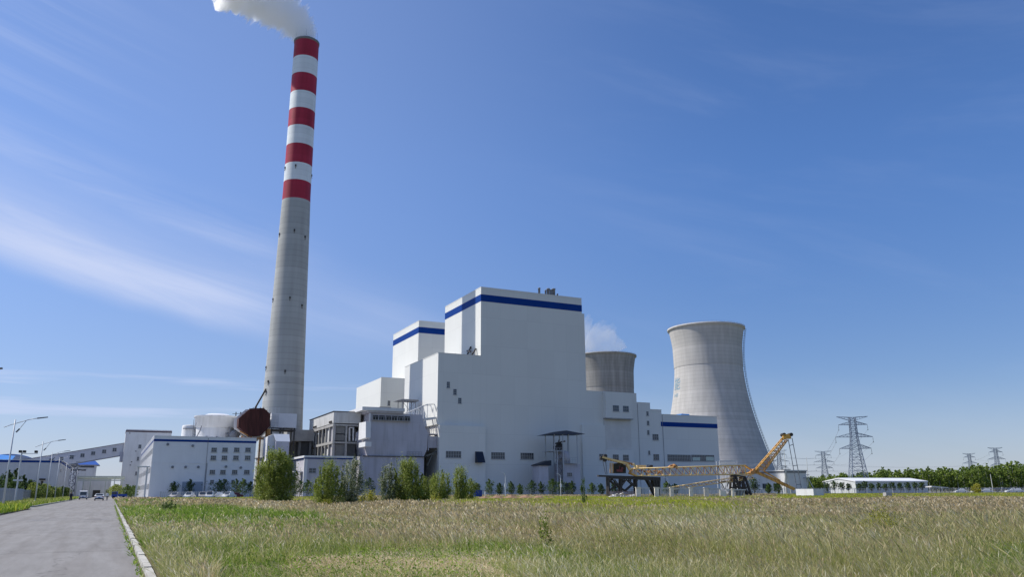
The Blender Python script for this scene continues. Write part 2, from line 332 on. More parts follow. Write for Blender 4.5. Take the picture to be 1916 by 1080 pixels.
structure(gm.build('ground', soilmat('dry_ground', (.16, .14, .09), (.1, .12, .05))))
# concrete road with joints and worn patches
def roadmat():
    m = bpy.data.materials.new('road_concrete'); m.use_nodes = True; t = m.node_tree; L = t.links.new; b = t.nodes['Principled BSDF']; b.inputs['Roughness'].default_value = .85
    g = t.nodes.new('ShaderNodeNewGeometry'); s = t.nodes.new('ShaderNodeSeparateXYZ'); L(g.outputs['Position'], s.inputs[0])
    def noise(sc, det, st=(1, 1, 1), ro=.6):
        mp = t.nodes.new('ShaderNodeMapping'); mp.inputs['Scale'].default_value = st; L(g.outputs['Position'], mp.inputs[0]); n = t.nodes.new('ShaderNodeTexNoise'); n.inputs['Scale'].default_value = sc; n.inputs['Detail'].default_value = det; n.inputs['Roughness'].default_value = ro; L(mp.outputs[0], n.inputs['Vector']); return n.outputs[0]
    def ramp(v, a, ca, b_, cb):
        r = t.nodes.new('ShaderNodeValToRGB'); e = r.color_ramp.elements; e[0].position = a; e[0].color = (*ca, 1); e[1].position = b_; e[1].color = (*cb, 1); L(v, r.inputs[0]); return r.outputs[0]
    def mulc(a, c, f=1):
        x = t.nodes.new('ShaderNodeMixRGB'); x.blend_type = 'MULTIPLY'; x.inputs[0].default_value = f; L(a, x.inputs[1]); L(c, x.inputs[2]); return x.outputs[0]
    base = ramp(noise(.25, 6, (1, .3, 1)), .3, (.222, .21, .195), .7, (.285, .27, .25))
    base = mulc(base, ramp(noise(60, 3), .3, (.8, .8, .8), .7, (1.1, 1.1, 1.1)))
    base = mulc(base, ramp(noise(1.1, 8, (2.2, .25, 1), .7), .35, (.8, .79, .78), .6, (1, 1, 1)))
    # transverse joints every 6 m and one joint along the middle, slightly ragged
    def joint(axis, period, off, w):
        a = t.nodes.new('ShaderNodeMath'); a.operation = 'MULTIPLY_ADD'; a.inputs[1].default_value = .12; L(noise(1.5, 4), a.inputs[0]); L(s.outputs[axis], a.inputs[2])
        d = t.nodes.new('ShaderNodeMath'); d.operation = 'PINGPONG'; ad = t.nodes.new('ShaderNodeMath'); ad.operation = 'ADD'; ad.inputs[1].default_value = off; L(a.outputs[0], ad.inputs[0]); L(ad.outputs[0], d.inputs[0]); d.inputs[1].default_value = period / 2
        return ramp(d.outputs[0], 0, (.42, .4, .38), w, (1, 1, 1))
    base = mulc(base, joint(1, 13.2, .2, .11), .75); base = mulc(base, joint(0, 8.72, 3.4, .02), .25); base = mulc(base, ramp(noise(.5, 3, (3.2, .16, 1), .4), .42, (.9, .885, .87), .5, (1, 1, 1)))
    vo = t.nodes.new('ShaderNodeTexVoronoi'); vo.feature = 'DISTANCE_TO_EDGE'; vo.inputs['Scale'].default_value = .11; wv = t.nodes.new('ShaderNodeVectorMath'); wv.operation = 'ADD'; nz = t.nodes.new('ShaderNodeTexNoise'); nz.inputs['Scale'].default_value = .7; nz.inputs['Detail'].default_value = 6; sc_ = t.nodes.new('ShaderNodeVectorMath'); sc_.operation = 'SCALE'; sc_.inputs['Scale'].default_value = 2.2
    L(g.outputs['Position'], nz.inputs['Vector']); L(nz.outputs['Color'], sc_.inputs[0]); L(g.outputs['Position'], wv.inputs[0]); L(sc_.outputs[0], wv.inputs[1]); L(wv.outputs[0], vo.inputs['Vector'])
    base = mulc(base, ramp(vo.outputs['Distance'], .0, (.5, .48, .46), .0045, (1, 1, 1)), .7)
    L(base, b.inputs['Base Color'])
    bp = t.nodes.new('ShaderNodeBump'); bp.inputs['Strength'].default_value = .25; bp.inputs['Distance'].default_value = .02; L(noise(40, 4), bp.inputs['Height']); L(bp.outputs[0], b.inputs['Normal'])
    return m
rm = roadmat(); rd = MB()
rd.add([(-7.7, -30, .02), (.72, -30, .02), (.72, 330, .02), (-7.7, 330, .02)], [(0, 1, 2, 3)]); structure(rd.build('road', rm))
sr = MB(); sr.add([(-60, 99.5, .016), (-7.7, 99.5, .016), (-7.7, 112, .016), (-60, 112, .016)], [(0, 1, 2, 3)])
structure(sr.build('side_road', rm))
yard = MB(); yard.add([(-60, 243, .012), (420, 243, .012), (420, 520, .012), (-60, 520, .012)], [(0, 1, 2, 3)])
structure(yard.build('plant_yard', soilmat('yard_concrete', (.24, .23, .21), (.3, .29, .27), .1)))
km = MB()
def kerbline(km, x0, y0, x1, y1, hgt=.14, wd=.16, miss=.05):
    n = int(math.hypot(x1 - x0, y1 - y0)); 
    for i in range(n):
        if random.random() < miss: continue
        a = i / n; b = (i + .99) / n; j = random.uniform(-.018, .018); h = hgt + random.uniform(-.025, .01)
        p = Vector((x0 + (x1 - x0) * a + j, y0 + (y1 - y0) * a, h / 2)); q = Vector((x0 + (x1 - x0) * b + j * .6, y0 + (y1 - y0) * b, h / 2)); km.bar(p, q, wd, h)
kerbline(km, .86, 4, .80, 200, hgt=.11, wd=.14, miss=.02); kerbline(km, .80, 200, .7, 330, hgt=.11, wd=.14)
kerbline(km, -7.0, 5, -7.6, 99, wd=.25); kerbline(km, -9.6, 112.4, -8.2, 114, wd=.25); kerbline(km, -8.2, 114, -7.85, 330, wd=.25)
structure(km.build('kerb', kerbm))
# field and verges: gently uneven sheets just above the ground sheet
def field(name, x0, x1, y0, y1, step, mat, amp=.06, base=.07):
    nx = int((x1 - x0) / step) + 1; ny = int((y1 - y0) / step) + 1; xs = np.linspace(x0, x1, nx); ys = np.linspace(y0, y1, ny); X, Y = np.meshgrid(xs, ys)
    Z = base + amp * (np.sin(X * .37 + 1) * np.cos(Y * .29) * .5 + np.sin(X * .11 + Y * .17) * .5 + RNG.uniform(-.2, .2, X.shape))
    V = np.stack([X, Y, Z], -1).reshape(-1, 3); i = np.arange(ny * nx).reshape(ny, nx); F = np.stack([i[:-1, :-1], i[:-1, 1:], i[1:, 1:], i[1:, :-1]], -1).reshape(-1, 4)
    o = npmesh(name, V, F, mat); structure(o); return o
fsoil = soilmat('field_soil', (.17, .13, .075), (.085, .1, .04), .25)
field('field', .95, 420, -6, 240, 2.0, fsoil)
field('verge', -30, -7.2, 0, 99.2, 1.5, fsoil); field('far_verge', -30, -8.3, 112.5, 288, 2, fsoil)

# ------------------------------------------------------------------ chimney
CH = (58.2, 327.6)
ch = thing('chimney', 'very tall tapering chimney with red and white bands above bare grey concrete', 'chimney', (CH[0], CH[1], 0))
concr = rings('chimney_concrete', ((.40, .405, .385), (.47, .475, .45)), 2.4, amt=.08)
redb = rings('chimney_red_paint', ((.40, .03, .055), (.46, .036, .068)), 2.4, rough=.55, amt=.04, stain=.3)
whb = rings('chimney_white_paint', ((.72, .76, .76), (.78, .82, .82)), 2.4, rough=.6, amt=.04, stain=.12)
zb = [197.6, 188.7, 180.3, 171.6, 163.4, 155.2, 146.6, 137.8, 129.9, 121.6]
def chr_(z): return float(np.interp(z, [0, 30, 48, 72, 110, 125, 197.6], [9.1, 8.05, 7.6, 7.0, 6.15, 5.75, 5.35]))
for i in range(9):
    z1, z0 = zb[i], zb[i + 1]; prof = [(chr_(z0 + (z1 - z0) * k / 3), z0 + (z1 - z0) * k / 3) for k in range(4)]
    MB().lathe((CH[0], CH[1], 0), prof, 72, cap=False).build('red_band' if i % 2 == 0 else 'white_band', redb if i % 2 == 0 else whb, ch)
zz = np.linspace(0, zb[9], 30); MB().lathe((CH[0], CH[1], 0), [(chr_(z), z) for z in zz], 72, cap=False).build('shaft', concr, ch)
m = MB(); m.lathe((CH[0], CH[1], 0), [(5.36, 196.9), (5.6, 197.1), (5.6, 197.9), (4.5, 197.9), (4.5, 190)], 72, cap=False); m.lathe((CH[0], CH[1], 0), [(3.6, 190), (3.6, 199.2), (3.3, 199.2), (3.3, 190)], 48, cap=False); m.build('rim', concd, ch)
for k in range(6):
    a = R_(k * 60 + 15); x = CH[0] + 5.3 * math.cos(a); y = CH[1] + 5.3 * math.sin(a)
    MB().bar((x, y, 197.5), (x, y, 201.6), .09, n=5).build('lightning_rod', steelg, ch)
for (z, a) in [(136, -112), (136, -172), (134, -20), (107, -100), (105, -55), (106, -168), (78, -100), (75.5, -55), (78, -172), (48, -100), (50, -176), (44, -152), (40, -158)]:
    r = chr_(z) ; a = R_(a); c = Vector((CH[0] + r * math.cos(a), CH[1] + r * math.sin(a), z)); d = Vector((math.cos(a), math.sin(a), 0)); s = d.cross(Vector((0, 0, 1)))
    m = MB(); m.bar(c - d * .1, c + d * .3, .6, .9); m.bar(c + d * .3 - Vector((0, 0, 1.3)), c - d * .05 - Vector((0, 0, .6)), .2); m.build('warning_light_box', steeld, ch)
m = MB()
for zc in (6, 14, 22): m.lathe((CH[0], CH[1], 0), [(chr_(zc) + .02, zc), (chr_(zc) + .45, zc + .1), (chr_(zc) + .45, zc + 1), (chr_(zc) + .02, zc + 1.1)], 64, cap=False)
m.build('ring_beam', conc, ch)

# ------------------------------------------------------------------ cooling towers
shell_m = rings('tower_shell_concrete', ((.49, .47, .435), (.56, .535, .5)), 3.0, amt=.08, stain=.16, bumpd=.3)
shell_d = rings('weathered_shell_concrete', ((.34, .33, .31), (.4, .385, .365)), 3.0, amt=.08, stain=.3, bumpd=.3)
tz = [0, 9, 27.5, 50.7, 65.3, 78, 88, 99, 107, 115, 122, 128, 131, 133.2]; tr = [51.5, 47.5, 41.7, 34.8, 31.7, 29.9, 28.9, 27.6, 27.35, 27.6, 28.4, 29.4, 30.1, 30.6]
def twr(z): b = 65.8 if z < 105 else 55.8; return 27.35 * math.sqrt(1 + ((z - 105) / b) ** 2)
def cooling_tower(label, x, y, mat, stair):
    t = thing('cooling_tower', label, 'cooling tower', (x, y, 0), 'hyperbolic cooling towers')
    zs = np.linspace(8, 131.4, 60); sm_ = [(twr(float(z)), float(z)) for z in zs]
    MB().lathe((x, y, 0), sm_ + [(sm_[-1][0] + .15, 131.6)], 128, cap=False).build('shell', mat, t)
    r = sm_[-1][0]; MB().lathe((x, y, 0), [(r - .3, 131.3), (r + 1.2, 131.9), (r + 1.3, 133.2), (r - .4, 133.2), (r - 2.2, 120), (r - 2.6, 100)], 128, cap=False).build('rim_ring', mat, t)
    m = MB()
    for k in range(48):
        a = 2 * math.pi * k / 48; b = a + math.pi / 48; c = a - math.pi / 48
        for e in (b, c): m.bar((x + 51 * math.cos(e), y + 51 * math.sin(e), 0), (x + 47.2 * math.cos(a), y + 47.2 * math.sin(a), 8.6), .8, n=6)
    m.build('leg_ring', concd, t)
    MB().lathe((x, y, 0), [(53, 0), (53, 1.8), (52.4, 1.8), (52.4, 0)], 96, cap=False).build('basin_wall', conc, t)
    m = MB()
    for k in range(60):
        a = 2 * math.pi * k / 60; m.bar((x + (r + 1.1) * math.cos(a), y + (r + 1.1) * math.sin(a), 133.2), (x + (r + 1.1) * math.cos(a), y + (r + 1.1) * math.sin(a), 134.1), .07)
    for k in range(60):
        a = 2 * math.pi * k / 60; b = a + math.pi / 30; e = r + 1.1; m.bar((x + e * math.cos(a), y + e * math.sin(a), 134.08), (x + e * math.cos(b), y + e * math.sin(b), 134.08), .06)
    m.build('rim_railing', steelg, t)
    if stair is not None:
        a = stair; m = MB(); u = Vector((math.cos(a), math.sin(a), 0)); s = Vector((-u.y, u.x, 0)); pr = None
        for i, z in enumerate(np.linspace(10, 132, 62)):
            rr = twr(z) + 1.1; c = Vector((x, y, z)) + u * rr
            if pr is not None:
                m.bar(pr + s * .6, c + s * .6, .2); m.bar(pr - s * .6, c - s * .6, .2); m.bar(pr + u * .8, c + u * .8, .16); m.bar(c + s * .6, c - s * .6, .16)
                m.bar(c + s * .6, c + u * .8, .12); m.bar(c - s * .6, c + u * .8, .12); m.bar(c, c - u * 1.3, .18)
            pr = c
        m.build('ladder', steelg, t)
    t.scale = (1, 1, .987)
    return t
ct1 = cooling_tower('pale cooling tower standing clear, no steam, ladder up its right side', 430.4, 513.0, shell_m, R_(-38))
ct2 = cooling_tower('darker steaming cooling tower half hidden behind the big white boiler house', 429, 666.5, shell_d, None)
# blue characters painted on the shell, bent to its surface
def shell_text(body, size, zbase, mid_deg, squash=1.0):
    cu = bpy.data.curves.new('lettering', 'FONT'); cu.body = body; cu.size = size; cu.align_x = 'CENTER'; to = bpy.data.objects.new('lettering_source', cu); COL.objects.link(to)
    dg = bpy.context.evaluated_depsgraph_get(); me = bpy.data.meshes.new_from_object(to.evaluated_get(dg)); bpy.data.objects.remove(to)
    bm = bmesh.new(); bm.from_mesh(me); bmesh.ops.triangulate(bm, faces=bm.faces); bmesh.ops.subdivide_edges(bm, edges=bm.edges, cuts=1); o = wloc(ct1)
    for v in bm.verts:
        z = zbase + v.co.y; r = twr(z) + .1; a = R_(mid_deg) + v.co.x * squash / r; v.co = (r * math.cos(a), r * math.sin(a), z)
    bm.to_mesh(me); bm.free(); me.materials.clear(); me.materials.append(mk('shell_lettering_paint', (.13, .27, .36), .7, .2, .4)); me.name = 'lettering'
    ob = bpy.data.objects.new('lettering', me); COL.objects.link(ob); ob.parent = ct1
vd = math.degrees(math.atan2(-513.0, -430.4)); shell_text('能', 11.0, 82, vd - 63, 1.0); shell_text('NE', 3.8, 75.4, vd - 63, 1.5)

# ------------------------------------------------------------------ boiler houses
def slab(root, name, mat, *a):
    m = MB(); m.box(*a); return m.build(name, mat, root)
def stack_walls(root, x0, x1, y0, y1, z, zb1, zb0, xa, za):
    slab(root, 'wall', white, x0, x1, y0, y1, 0, z); slab(root, 'blue_band', blue, x0 - .06, x1 + .06, y0 - .06, y1 + .06, zb0, zb1)
    slab(root, 'roof', steelg, x0 + .5, x1 - .5, y0 + .5, y1 - .5, z - .003, z + .02)
    slab(root, 'coping', white, x0 - .05, x1 + .05, y0 - .08, y0 + .35, z + .003, z + .25); slab(root, 'coping', white, x0 - .07, x0 + .3, y0 + .36, y1, z + .003, z + .25)
b1 = thing('boiler_house', 'tallest white boiler house with blue band and shaded front, nearest the field', 'power plant building', (120, 272, 0), 'white boiler houses')
stack_walls(b1, 119.94, 164.8, 272, 309.7, 77.8, 75.07, 72.33, 103, 51)
slab(b1, 'side_wall', white, 164.81, 165.95, 272.01, 309, 0, 71.6)
slab(b1, 'annex_wall', white, 102.94, 119.93, 272.02, 310, 25, 51.0); slab(b1, 'annex_wall', white, 103.8, 119.93, 272.03, 310, 0, 24.99)
slab(b1, 'annex_coping', white, 102.85, 119.9, 271.94, 272.3, 51.004, 51.2); slab(b1, 'annex_coping', white, 102.84, 103.2, 272.3, 310.1, 51.004, 51.2)
slab(b1, 'lower_bay', white, 103.2, 121.2, 270.2, 271.99, 0, 24.7)
m = MB(); m.tube([(106, 292, 51.3), (109, 291, 53.0), (113, 290, 53.3), (119, 289, 52)], 1.0); m.tube([(119, 287, 51.2), (116, 288, 54), (114, 289, 51.2)], .7); m.box(110, 118, 286, 290, 51.2, 51.8); m.build('roof_pipe', steelg, b1)
m = MB(); m.bar((117.6, 276, 51.2), (119.7, 276, 54.5), .5); m.bar((117.6, 281, 51.2), (119.7, 281, 56), .5); m.bar((117, 275, 53), (119.5, 284, 54.8), .6); m.bar((117.2, 275, 51.6), (117.2, 284, 53), .5); m.build('roof_pipe_bracket', steeld, b1)
for q in [(755, 750, 777, 795), (802, 803, 826, 845), (837, 867, 861, 908)]: win_px(b1, 272.02, z4(*q), 2, 3)
win_px(b1, 270.2, z5(243, 560, 372, 617), 6, 2)
for q in [(625, 570, 740, 628), (872, 575, 983, 630)]: win_px(b1, 272, z5(*q), 6, 2)
a = PY(270.2, *z5(490, 565)); c = PY(270.2, *z5(545, 660))
m = MB(); m.prism([(a.x, 270.1, a.z), (a.x, 268.0, c.z + .8), (a.x, 267.7, c.z), (a.x, 270.1, c.z)], [(a.x + 3.0, 270.1, a.z), (a.x + 3.0, 268.0, c.z + .8), (a.x + 3.0, 267.7, c.z), (a.x + 3.0, 270.1, c.z)]); m.build('intake_hood', mk('dark_blue_sheet', (.012, .018, .035), .5, .1), b1)
for (px, h, w) in [(1009, 3.2, .9), (1021, 2.6, .7), (1026, 3.4, 1.2), (1031, 3.0, .8), (1036, 3.6, 1.3), (1043, 1.6, .6)]:
    p = PY(276, px, 552); m = MB(); m.lathe((p.x, 276, 77.8), [(w / 2, 0), (w / 2, h), (w * .62, h + .02), (w * .62, h + .4), (.05, h + .6)], 14); m.build('roof_vent', steelg, b1)
b2 = thing('boiler_house', 'second white boiler house with blue band, partly hidden behind the tallest one', 'power plant building', (120, 343, 0), 'white boiler houses')
stack_walls(b2, 119.94, 164.5, 343, 381.2, 78.2, 75.4, 72.6, 103, 51)
slab(b2, 'annex_wall', white, 102.5, 119.93, 341.5, 382, 0, 50.7); slab(b2, 'annex_coping', white, 102.4, 119.9, 341.4, 341.8, 50.704, 50.9)
slab(b2, 'linking_wall', white, 120.5, 160, 309.8, 342.9, 0, 46)
win_px(b2, 341.5, z4(328, 887, 347, 925), 2, 3)

# ------------------------------------------------------------------ turbine house and bunker bay
tb = thing('turbine_house', 'stepped white turbine house with blue band at its right end', 'power plant building', (166, 272, 0))
YB = 400
slab(tb, 'wall', white, 165.96, 189.8, 272, YB, 0, 40.1); slab(tb, 'wall', white, 189.81, 196.4, 272.01, YB, 0, 36.5); slab(tb, 'wall', white, 196.41, 202.0, 272.02, YB, 0, 33.9)
slab(tb, 'wall', white, 202.01, 231.0, 272.03, YB, 0, 32.1); slab(tb, 'blue_band', blue, 201.4, 231.05, 271.95, 272.6, 27.25, 29.1); slab(tb, 'blue_band', blue, 230.9, 231.06, 272.61, YB, 27.25, 29.1)
for (x0, x1, z) in [(165.96, 189.85, 40.1), (189.9, 196.45, 36.5), (196.5, 202.05, 33.9), (202.1, 231.1, 32.1)]: slab(tb, 'coping', white, x0, x1, 271.92, 272.3, z + .003, z + .22)
a = PY(270, *z7(265, 205)); c = PY(270, *z7(510, 210))
slab(tb, 'upper_bay', white, a.x, c.x, 270, 271.98, a.z, 40.0); slab(tb, 'bay_ledge', conc, a.x - .1, c.x + .1, 269.8, 271.97, a.z - .45, a.z - .01)
p = PY(271, *z7(45, 270)); slab(tb, 'lower_bay', white, p.x, a.x, 271, 271.97, 0, p.z); slab(tb, 'recess_wall', mk('recess_shade_cladding', (.6, .585, .55), .7, .08, .3), a.x + .05, c.x - .05, 271.6, 271.96, 17.5, a.z - .46)  # recess wall: brownish shade under the upper bay is painted into its colour
slab(tb, 'lower_bay', white, a.x, c.x + .3, 270.8, 271.55, 0, 17.4)
for q in [(328, 92, 384, 147), (421, 97, 474, 152)]: win_px(tb, 270, z7(*q), 3, 2)
for q in [(636, 148, 656, 188), (641, 235, 662, 275), (644, 322, 664, 363), (653, 510, 671, 548)]: win_px(tb, 272, z7(*q), 1, 3)
for q in [(693, 357, 747, 412), (701, 542, 753, 598)]: win_px(tb, 272, z7(*q), 3, 2)
win_px(tb, 271, z7(203, 540, 260, 595), 3, 2)
for q in [(328, 545, 382, 600), (421, 547, 474, 602)]: win_px(tb, 270.8, z7(*q), 3, 2)
win_px(tb, 272.03, z7(830, 545, 1045, 607), 14, 2, label='long dark strip window'); w2 = win_px(tb, 272.03, z7(1050, 547, 1260, 607), 14, 2, label='strip window with pale blinds')
a = PY(272.03, *z7(1058, 570)); c = PY(272.03, *z7(1130, 602)); d = PY(272.03, *z7(1180, 560)); e = PY(272.03, *z7(1255, 604))
for bb in ((a.x, c.x, c.z, a.z), (d.x, e.x, e.z, d.z - .3)): MB().box(bb[0], bb[1], 271.93, 271.975, bb[2], bb[3]).build('blind', mk('window_blind', (.5, .58, .5), .8, .2, 2), w2)
m = MB(); a = PY(290, 1259, 774); c = PY(290, 1279, 774); m.prism([(a.x, 285, 32.1), (a.x, 285, 33.2), (a.x + 1, 285, 34.3), (c.x - 1, 285, 34.3), (c.x, 285, 33.2), (c.x, 285, 32.1)], [(a.x, 380, 32.1), (a.x, 380, 33.2), (a.x + 1, 380, 34.3), (c.x - 1, 380, 34.3), (c.x, 380, 33.2), (c.x, 380, 32.1)]); m.build('roof_monitor', blueroof, tb)
m = MB(); m.bar((190.1, 271.9, 0), (190.1, 271.9, 36), .14, n=6); m.bar((202.2, 271.9, 0), (202.2, 271.9, 32), .16, n=6); m.build('drainpipe', steelg, tb)

# ------------------------------------------------------------------ filter (dust precipitator) building beside the boiler house
es = thing('filter_building', 'squat purple grey filter building with white roof slab and walkway', 'power plant building', (87, 272, 0))
slab(es, 'lower_wall', greyclad, 74.9, 98.1, 271.5, 312, 0, 13.35)
m = MB(); ring = [(77.6, 13.4), (98.1, 13.4), (99.33, 16.15), (99.57, 21.9), (97.8, 24.8), (97.2, 28.2), (78.3, 28.2), (78.3, 24.9), (75.6, 21)]
m.prism([(x, 272, z) for x, z in ring], [(x, 310, z) for x, z in ring]); m.build('casing_wall', greyclad, es)
slab(es, 'roof_slab', whitewall, 74.9, 90.2, 270.6, 311, 28.9, 30.1); slab(es, 'roof_upstand', greyclad, 77, 90, 271.2, 310, 28.21, 28.89)
slab(es, 'ledge', steeld, 76, 98.3, 271.1, 271.5, 13.3, 13.55); slab(es, 'corner_pipe', whitewall, 77.7, 78.15, 271.3, 271.7, 19, 28)
m = MB(); m.box(78.8, 92.6, 271.0, 271.98, 25.6, 25.8); 
for i in range(15): m.box(78.8 + i * .97, 78.95 + i * .97, 271.0, 271.1, 25.8, 26.9)
m.box(78.8, 92.6, 271.0, 271.1, 26.85, 26.95); m.build('walkway', conc, es)
m = MB()
for i in range(6): m.box(79.1 + i * 2.3, 81.1 + i * 2.3, 271.9, 271.98, 25.9, 27.4)
m.build('dark_opening', blackp, es)
m = MB(); m.box(91.5, 97.2, 271.6, 271.9, 13.56, 13.7)
for i in range(6): m.bar((91.6 + i * 1.1, 271.2, 13.6), (91.6 + i * 1.1, 271.2, 15.1), .08)
m.bar((91.6, 271.2, 15.1), (97.2, 271.2, 15.1), .08); m.bar((91.6, 271.2, 14.4), (97.2, 271.2, 14.4), .06); m.build('railing', steelg, es)
m = MB(); a = PX(74.8, 672, 793); c = PX(74.8, 684, 828); m.prism([(74.8, c.y, c.z + 1.5), (74.8, c.y + .6, a.z), (76.5, c.y + .6, a.z), (76.5, c.y, c.z + 1.5)], [(74.8, a.y, c.z + 1.2), (74.8, a.y, a.z + .2), (76.5, a.y, a.z + .2), (76.5, a.y, c.z + 1.2)])
m.box(74.85, 77, c.y + .5, a.y - .5, c.z - 1.4, c.z + .2); m.build('side_duct', whitewall, es)
# roof shelter
m = MB(); a = PY(290, 741, 750); c = PY(290, 779, 753)
m.prism([(a.x, 288, a.z - .1), (a.x + 2, 288, a.z + .5), (c.x, 288, a.z + .5), (c.x + .5, 288, a.z - .1)], [(a.x, 294, a.z - .1), (a.x + 2, 294, a.z + .5), (c.x, 294, a.z + .5), (c.x + .5, 294, a.z - .1)]); m.build('shelter_roof', steelg, es)
m = MB(); 
for x in (a.x + 2, (a.x + c.x) / 2, c.x - .8):
    for y in (288.5, 293.5): m.bar((x, y, 28.2), (x, y, a.z), .22)
m.bar((a.x + 2, 288.5, 28.5), (c.x - .8, 288.5, a.z - .3), .12); m.bar((c.x - .8, 288.5, 28.5), (a.x + 2, 288.5, a.z - .3), .12); m.build('shelter_post', steelg, es)
m = MB(); m.prism([(82, 280, 30.1), (84, 280, 31.3), (88, 280, 31.3), (89.5, 280, 30.1)], [(82, 290, 30.1), (84, 290, 31.3), (88, 290, 31.3), (89.5, 290, 30.1)]); m.build('roof_cover', steeld, es)
# truss bridge to the boiler house
br = thing('pipe_bridge', 'white truss bridge rising from filter roof to boiler house wall', 'bridge', (93, 274, 0))
m = MB(); A = PY(273, 760, 774); B = PY(273, 800, 757); Cc = PY(273, 813, 757); Dd = PY(273, 817, 772); E_ = PY(273, 793, 785)
for dy in (0, 4): 
    o = Vector((0, dy, 0)); up = [A + o, B + o, Cc + o]; lo = [A + o - Vector((0, 0, .6)), E_ + o, Dd + o + Vector((0, 0, -2.0))]
    m.tube(up, .3, 6); m.bar(up[2], Dd + o, .25)
    m.bar(lo[0], lo[1], .5); m.bar(lo[1], lo[2], .7)
    for k in range(5): a = A.lerp(B, k / 4) + o; m.bar(a, a - Vector((0, 0, .8 + 4.2 * k / 4)), .16); m.bar(a, A.lerp(B, min(1, (k + 1) / 4)) + o - Vector((0, 0, .8 + 4.2 * min(1, (k + 1) / 4))), .12)
m.build('truss', whitewall, br)
m = MB(); P0 = PY(273, 799, 812); m.box(99.3, 103.6, 272.4, 277, P0.z - .3, P0.z); 
for i in range(6): m.bar((99.4 + i * .8, 272.5, P0.z), (99.4 + i * .8, 272.5, P0.z + 2.4), .1)
m.bar((99.4, 272.5, P0.z + 1.2), (103.5, 272.5, P0.z + 1.2), .1); m.box(99.7, 103.5, 272.6, 300, P0.z - 5, P0.z - .9); m.bar((99.9, 272.3, P0.z), (99.9, 272.3, P0.z - 6), .3); m.build('platform', greyclad, br)
m = MB(); m.box(98.6, 103.7, 285, 309, 0, 14); m.bar((99.2, 273, 13.8), (103.6, 273, 15.4), .5); m.bar((99.8, 273, 10.4), (102, 273, 15), .35); m.build('flue_duct', mk('dirty_duct_sheet', (.12, .125, .11), .8, .2, .4), br)

# ------------------------------------------------------------------ open concrete frame with duct casing on top
fr = thing('flue_gallery', 'open grey concrete frame carrying a long grey flue casing', 'duct frame', (72, 280, 0))
m = MB(); m.prism([(67.42, 280, 25), (67.42, 280, 28.83), (77.4, 280, 28.9), (77.4, 280, 25)], [(67.42, 319, 25), (67.42, 319, 28.83), (77.4, 319, 28.9), (77.4, 319, 25)]); m.build('casing', mk('casing_sheet', (.52, .52, .5), .7, .08, .3, dirt=(.25, .24, .22), dirt_amt=.5), fr)
slab(fr, 'casing_roof', steeld, 67.2, 77.6, 279.8, 319.2, 28.95, 29.15); slab(fr, 'casing_rib', steeld, 77.05, 77.35, 279.7, 279.99, 24.8, 28.9)
ys = np.linspace(280.4, 318.6, 8)
for x in (67.75, 72.2, 76.9):
    for y in ys:
        m = MB(); m.box(x - .3, x + .3, y - .35, y + .35, 0, 24.3); m.build('column', conc, fr)
m = MB()
for z in (24.35, 18.3, 11.5):
    for x in (67.75, 76.9): m.box(x - .38, x + .38, 279.9, 319, z - .45, z + .42)
    for y in ys: m.box(68.2, 76.5, y - .25, y + .25, z - .3, z + .3)
m.build('beam', conc, fr)
for (i, z0, z1, mt) in [(0, 12, 17.8, greyclad), (0, 18.8, 24, greyclad), (5, 18.8, 23.8, greyclad), (1, 12, 16.5, whitewall), (1, 18.8, 23.9, whitewall)]:
    m = MB(); m.box(68.1, 68.5, ys[i] + .4, ys[i + 1] - .4, z0, z1); m.build('infill_panel', mt, fr)
m = MB(); m.box(68.6, 71.9, 280.8, 286, 12, 17.7); m.box(68.6, 71.9, 280.8, 286, 18.9, 21.1); m.box(68.6, 71.9, 280.8, 286, 21.4, 23.9); m.box(73, 76.3, 283, 318, 0, 23.5); m.box(69.2, 72, 287, 318, 0, 23); m.build('inner_duct', mk('duct_grey', (.17, .17, .165), .8, .2, .5), fr)
m = MB(); m.bar((73.6, 281.2, 18.9), (73.4, 281.2, 23.8), .6); m.bar((74.9, 281, 19), (74.8, 281, 23.6), .5); m.bar((73.3, 281, 23.6), (75.1, 281, 23.6), .4); m.bar((72.7, 281, 12), (72.6, 281, 17.4), .35); m.bar((75.8, 281, 18.9), (76.2, 281, 22), .5); m.build('vent_pipe', whitewall, fr)
m = MB(); 
for i in range(8): m.bar((67.2, 282 + i * .5, 25.2), (67.2, 282 + i * .5, 25.9), .25)
for i in range(8): m.bar((67.2, 306 + i * .7, 25.2), (67.2, 306 + i * .7, 25.9), .25)
m.build('damper_handle', steeld, fr)
# flue from the frame to the chimney
fl = thing('flue_duct', 'horizontal concrete flue joining the chimney to the open frame', 'flue duct', (63, 312, 0))
m = MB(); m.box(57, 67.0, 308, 322, 20.2, 24.4); m.build('duct', conc, fl)
m = MB()
for x in (58, 62, 66):
    for y in (309, 315): m.box(x - .4, x + .4, y - .4, y + .4, 0, 20.2)
m.box(57, 66.6, 308.6, 309.4, 12.6, 13.2); m.build('support_frame', concd, fl)
m = MB(); m.box(62.2, 66.5, 310, 318, 0, 20); m.build('fan_casing', mk('fan_casing_paint', (.09, .09, .095), .7, .2), fl)

